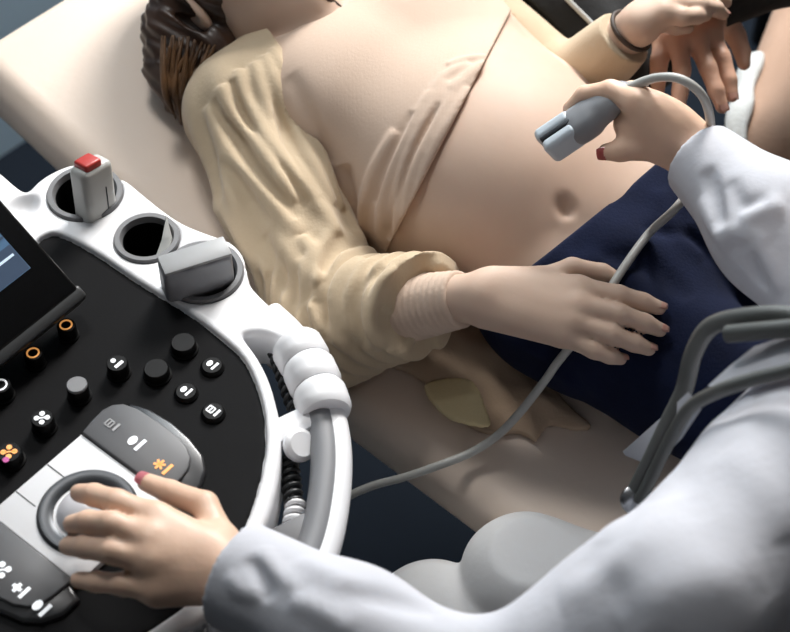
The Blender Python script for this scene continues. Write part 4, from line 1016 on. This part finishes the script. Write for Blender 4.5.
comp = sdf_obj('person', comp_n, ap.min(0) - A(.15, .17, .08), ap.max(0) + A(.15, .15, .16), .0029, M['skin_pale'], None, 2)
tag(comp, 'companion in dark jacket seated beyond the couch, hand under the patient\'s hand', 'person')
head_details(comp, chd, CHU, CHF, 1.04)
nails(comp, cdg, [nrm(Z)] * 5, M['nail_bare'], which=(1, 2, 3, 4))
jk = U([U([RC(csh_r, csh_l, .075, .075), RC(A(.89, 2.10, .96), cpel + .06 * Z, .155, .15, A(0, 1, 0), .8), RC(cpel - A(.07, 0, -.02), cpel + A(.07, 0, .02), .125, .125)], .08),
        chain([csh_r, cel, cel * .16 + cwr * .84], [.068, .058, .040], .03), chain([csh_l, cel_l, cel_l * .15 + cwr_l * .85], [.07, .062, .046], .03)], .04)
jk = FO(FN(jk, lambda p: .003 * wav(p, 45, 61)), pxfolds(jk, [([(720, 5), (745, -5), (770, -8)], .005, .010)]))
jk = D(jk, EL_(cnk + .03 * Z, A(.08, .08, .10), X_, Y_, Z), .01)
jk = I(jk, PL(cel * .14 + cwr * .86, nrm(cwr - cel)) if False else PL(A(0, 0, .45), -Z))
sdf_obj('dark_jacket', jk, np.min([cwr_l, csh_r, cel_l, cwr, cpel - A(0, 0, .1)], 0) - A(.1, .1, .0), np.max([csh_l, cel, cpel, cel_l], 0) + A(.16, .18, .12), .0035, M['black_cloth'], comp, 2)
tr2 = U([chain([cpel + A(.09, 0, 0), ckn_l, can_l], [.105, .073, .058], .02), chain([cpel - A(.09, 0, 0), ckn_r, can_r], [.105, .073, .058], .02), RC(cpel - A(.07, 0, 0), cpel + A(.07, 0, 0), .115, .115)], .03)
tr2 = I(FN(tr2, lambda p: .0025 * wav(p, 45, 71)), PL(A(0, 0, .11), -Z))
sdf_obj('brown_trousers', tr2, np.min([can_l, can_r, cpel], 0) - .15, np.max([ckn_l, ckn_r, cpel], 0) + .16, .004, M['brown_cloth'], comp, 2)
cxx = np.cross(CHU, CHF); cq = lambda a, b, d: chd + a * cxx + b * CHU + d * CHF
sdf_obj('hair', D(EL_(cq(0, .034, -.022), A(.086, .092, .104), cxx, CHU, CHF), EL_(cq(0, -.04, .080), A(.09, .125, .085), cxx, CHU, CHF), .01), chd - .2, chd + .2, .004, M['hair_dark'], comp, 1)
for an in (can_l, can_r):
    sh = U([RC(A(an[0], an[1] + .03, .045), A(an[0], an[1] - .17, .04), .044, .038, Z, .8), RC(A(an[0], an[1], .05), A(an[0], an[1], .09), .045, .042)], .02)
    sdf_obj('shoe', I(sh, PL(A(0, 0, .004), -Z)), A(an[0], an[1], 0) - A(.1, .26, .02), A(an[0], an[1], .16) + A(.1, .12, 0), .004, M['black_cloth'], comp, 2)

# ------------------------------------------------------------------ cloth draped over the companion's knee
tq = spline([A(756, 64), A(748, 92), A(741, 122), A(737, 150), A(733, 172)], 5)
th_ = hits(tr2, [tuple(q) for q in tq]); tn_ = [normal(tr2, h) for h in th_]
tw = bmesh.new(); tube(tw, [h + .006 * n for h, n in zip(th_, tn_)], [.020 + .003 * sin(i * .9) for i in range(len(th_))], 20, flat=(nrm(np.mean(tn_, 0)), .5))
towel = bm_obj('folded_cloth', tw, M['towel'], None, sharp=80); tag(towel, 'pale grey folded cloth draped over the knee of the companion in brown trousers', 'cloth')

# ------------------------------------------------------------------ dark coat heaped on the far edge of the couch
hp_ = [B(440, -60, .05), B(500, -20, .055), B(552, 22, .055), B(606, 66, .05)]
hn_ = U([chain(hp_, [.06, .066, .064, .050], .03), chain([q + .075 * EW - .03 * Z for q in hp_], [.06, .065, .06, .05], .03), chain([q + .10 * EW - .18 * Z for q in hp_], [.045, .05, .05, .04], .03)], .03)
hn_ = FN(hn_, lambda p: .006 * wav(p, 45, 81) + .003 * wav(p, 100, 82))
hn_ = D(hn_, OFF(couch_n, .001), 0)
hn_ = D(hn_, OFF(U([patient_n, OFF(torso, .008), OFF(far_s, .004)], 0), .003))
hc_ = sdf_obj('dark_coat', hn_, np.min(hp_, 0) - A(.12, .12, .34), np.max(hp_, 0) + A(.2, .22, .12), .0035, M['black_cloth'], None, 2)
tag(hc_, 'black coat heaped on the far edge of the couch behind the patient', 'coat')
dc_ = hits(hn_, [(566, 0), (574, 8), (584, 18), (596, 30)])
bm = bmesh.new(); tube(bm, spline([q + .003 * Z for q in dc_], 6), .003, 8); bm_obj('drawcord', bm, M['towel'], hc_, sharp=80)
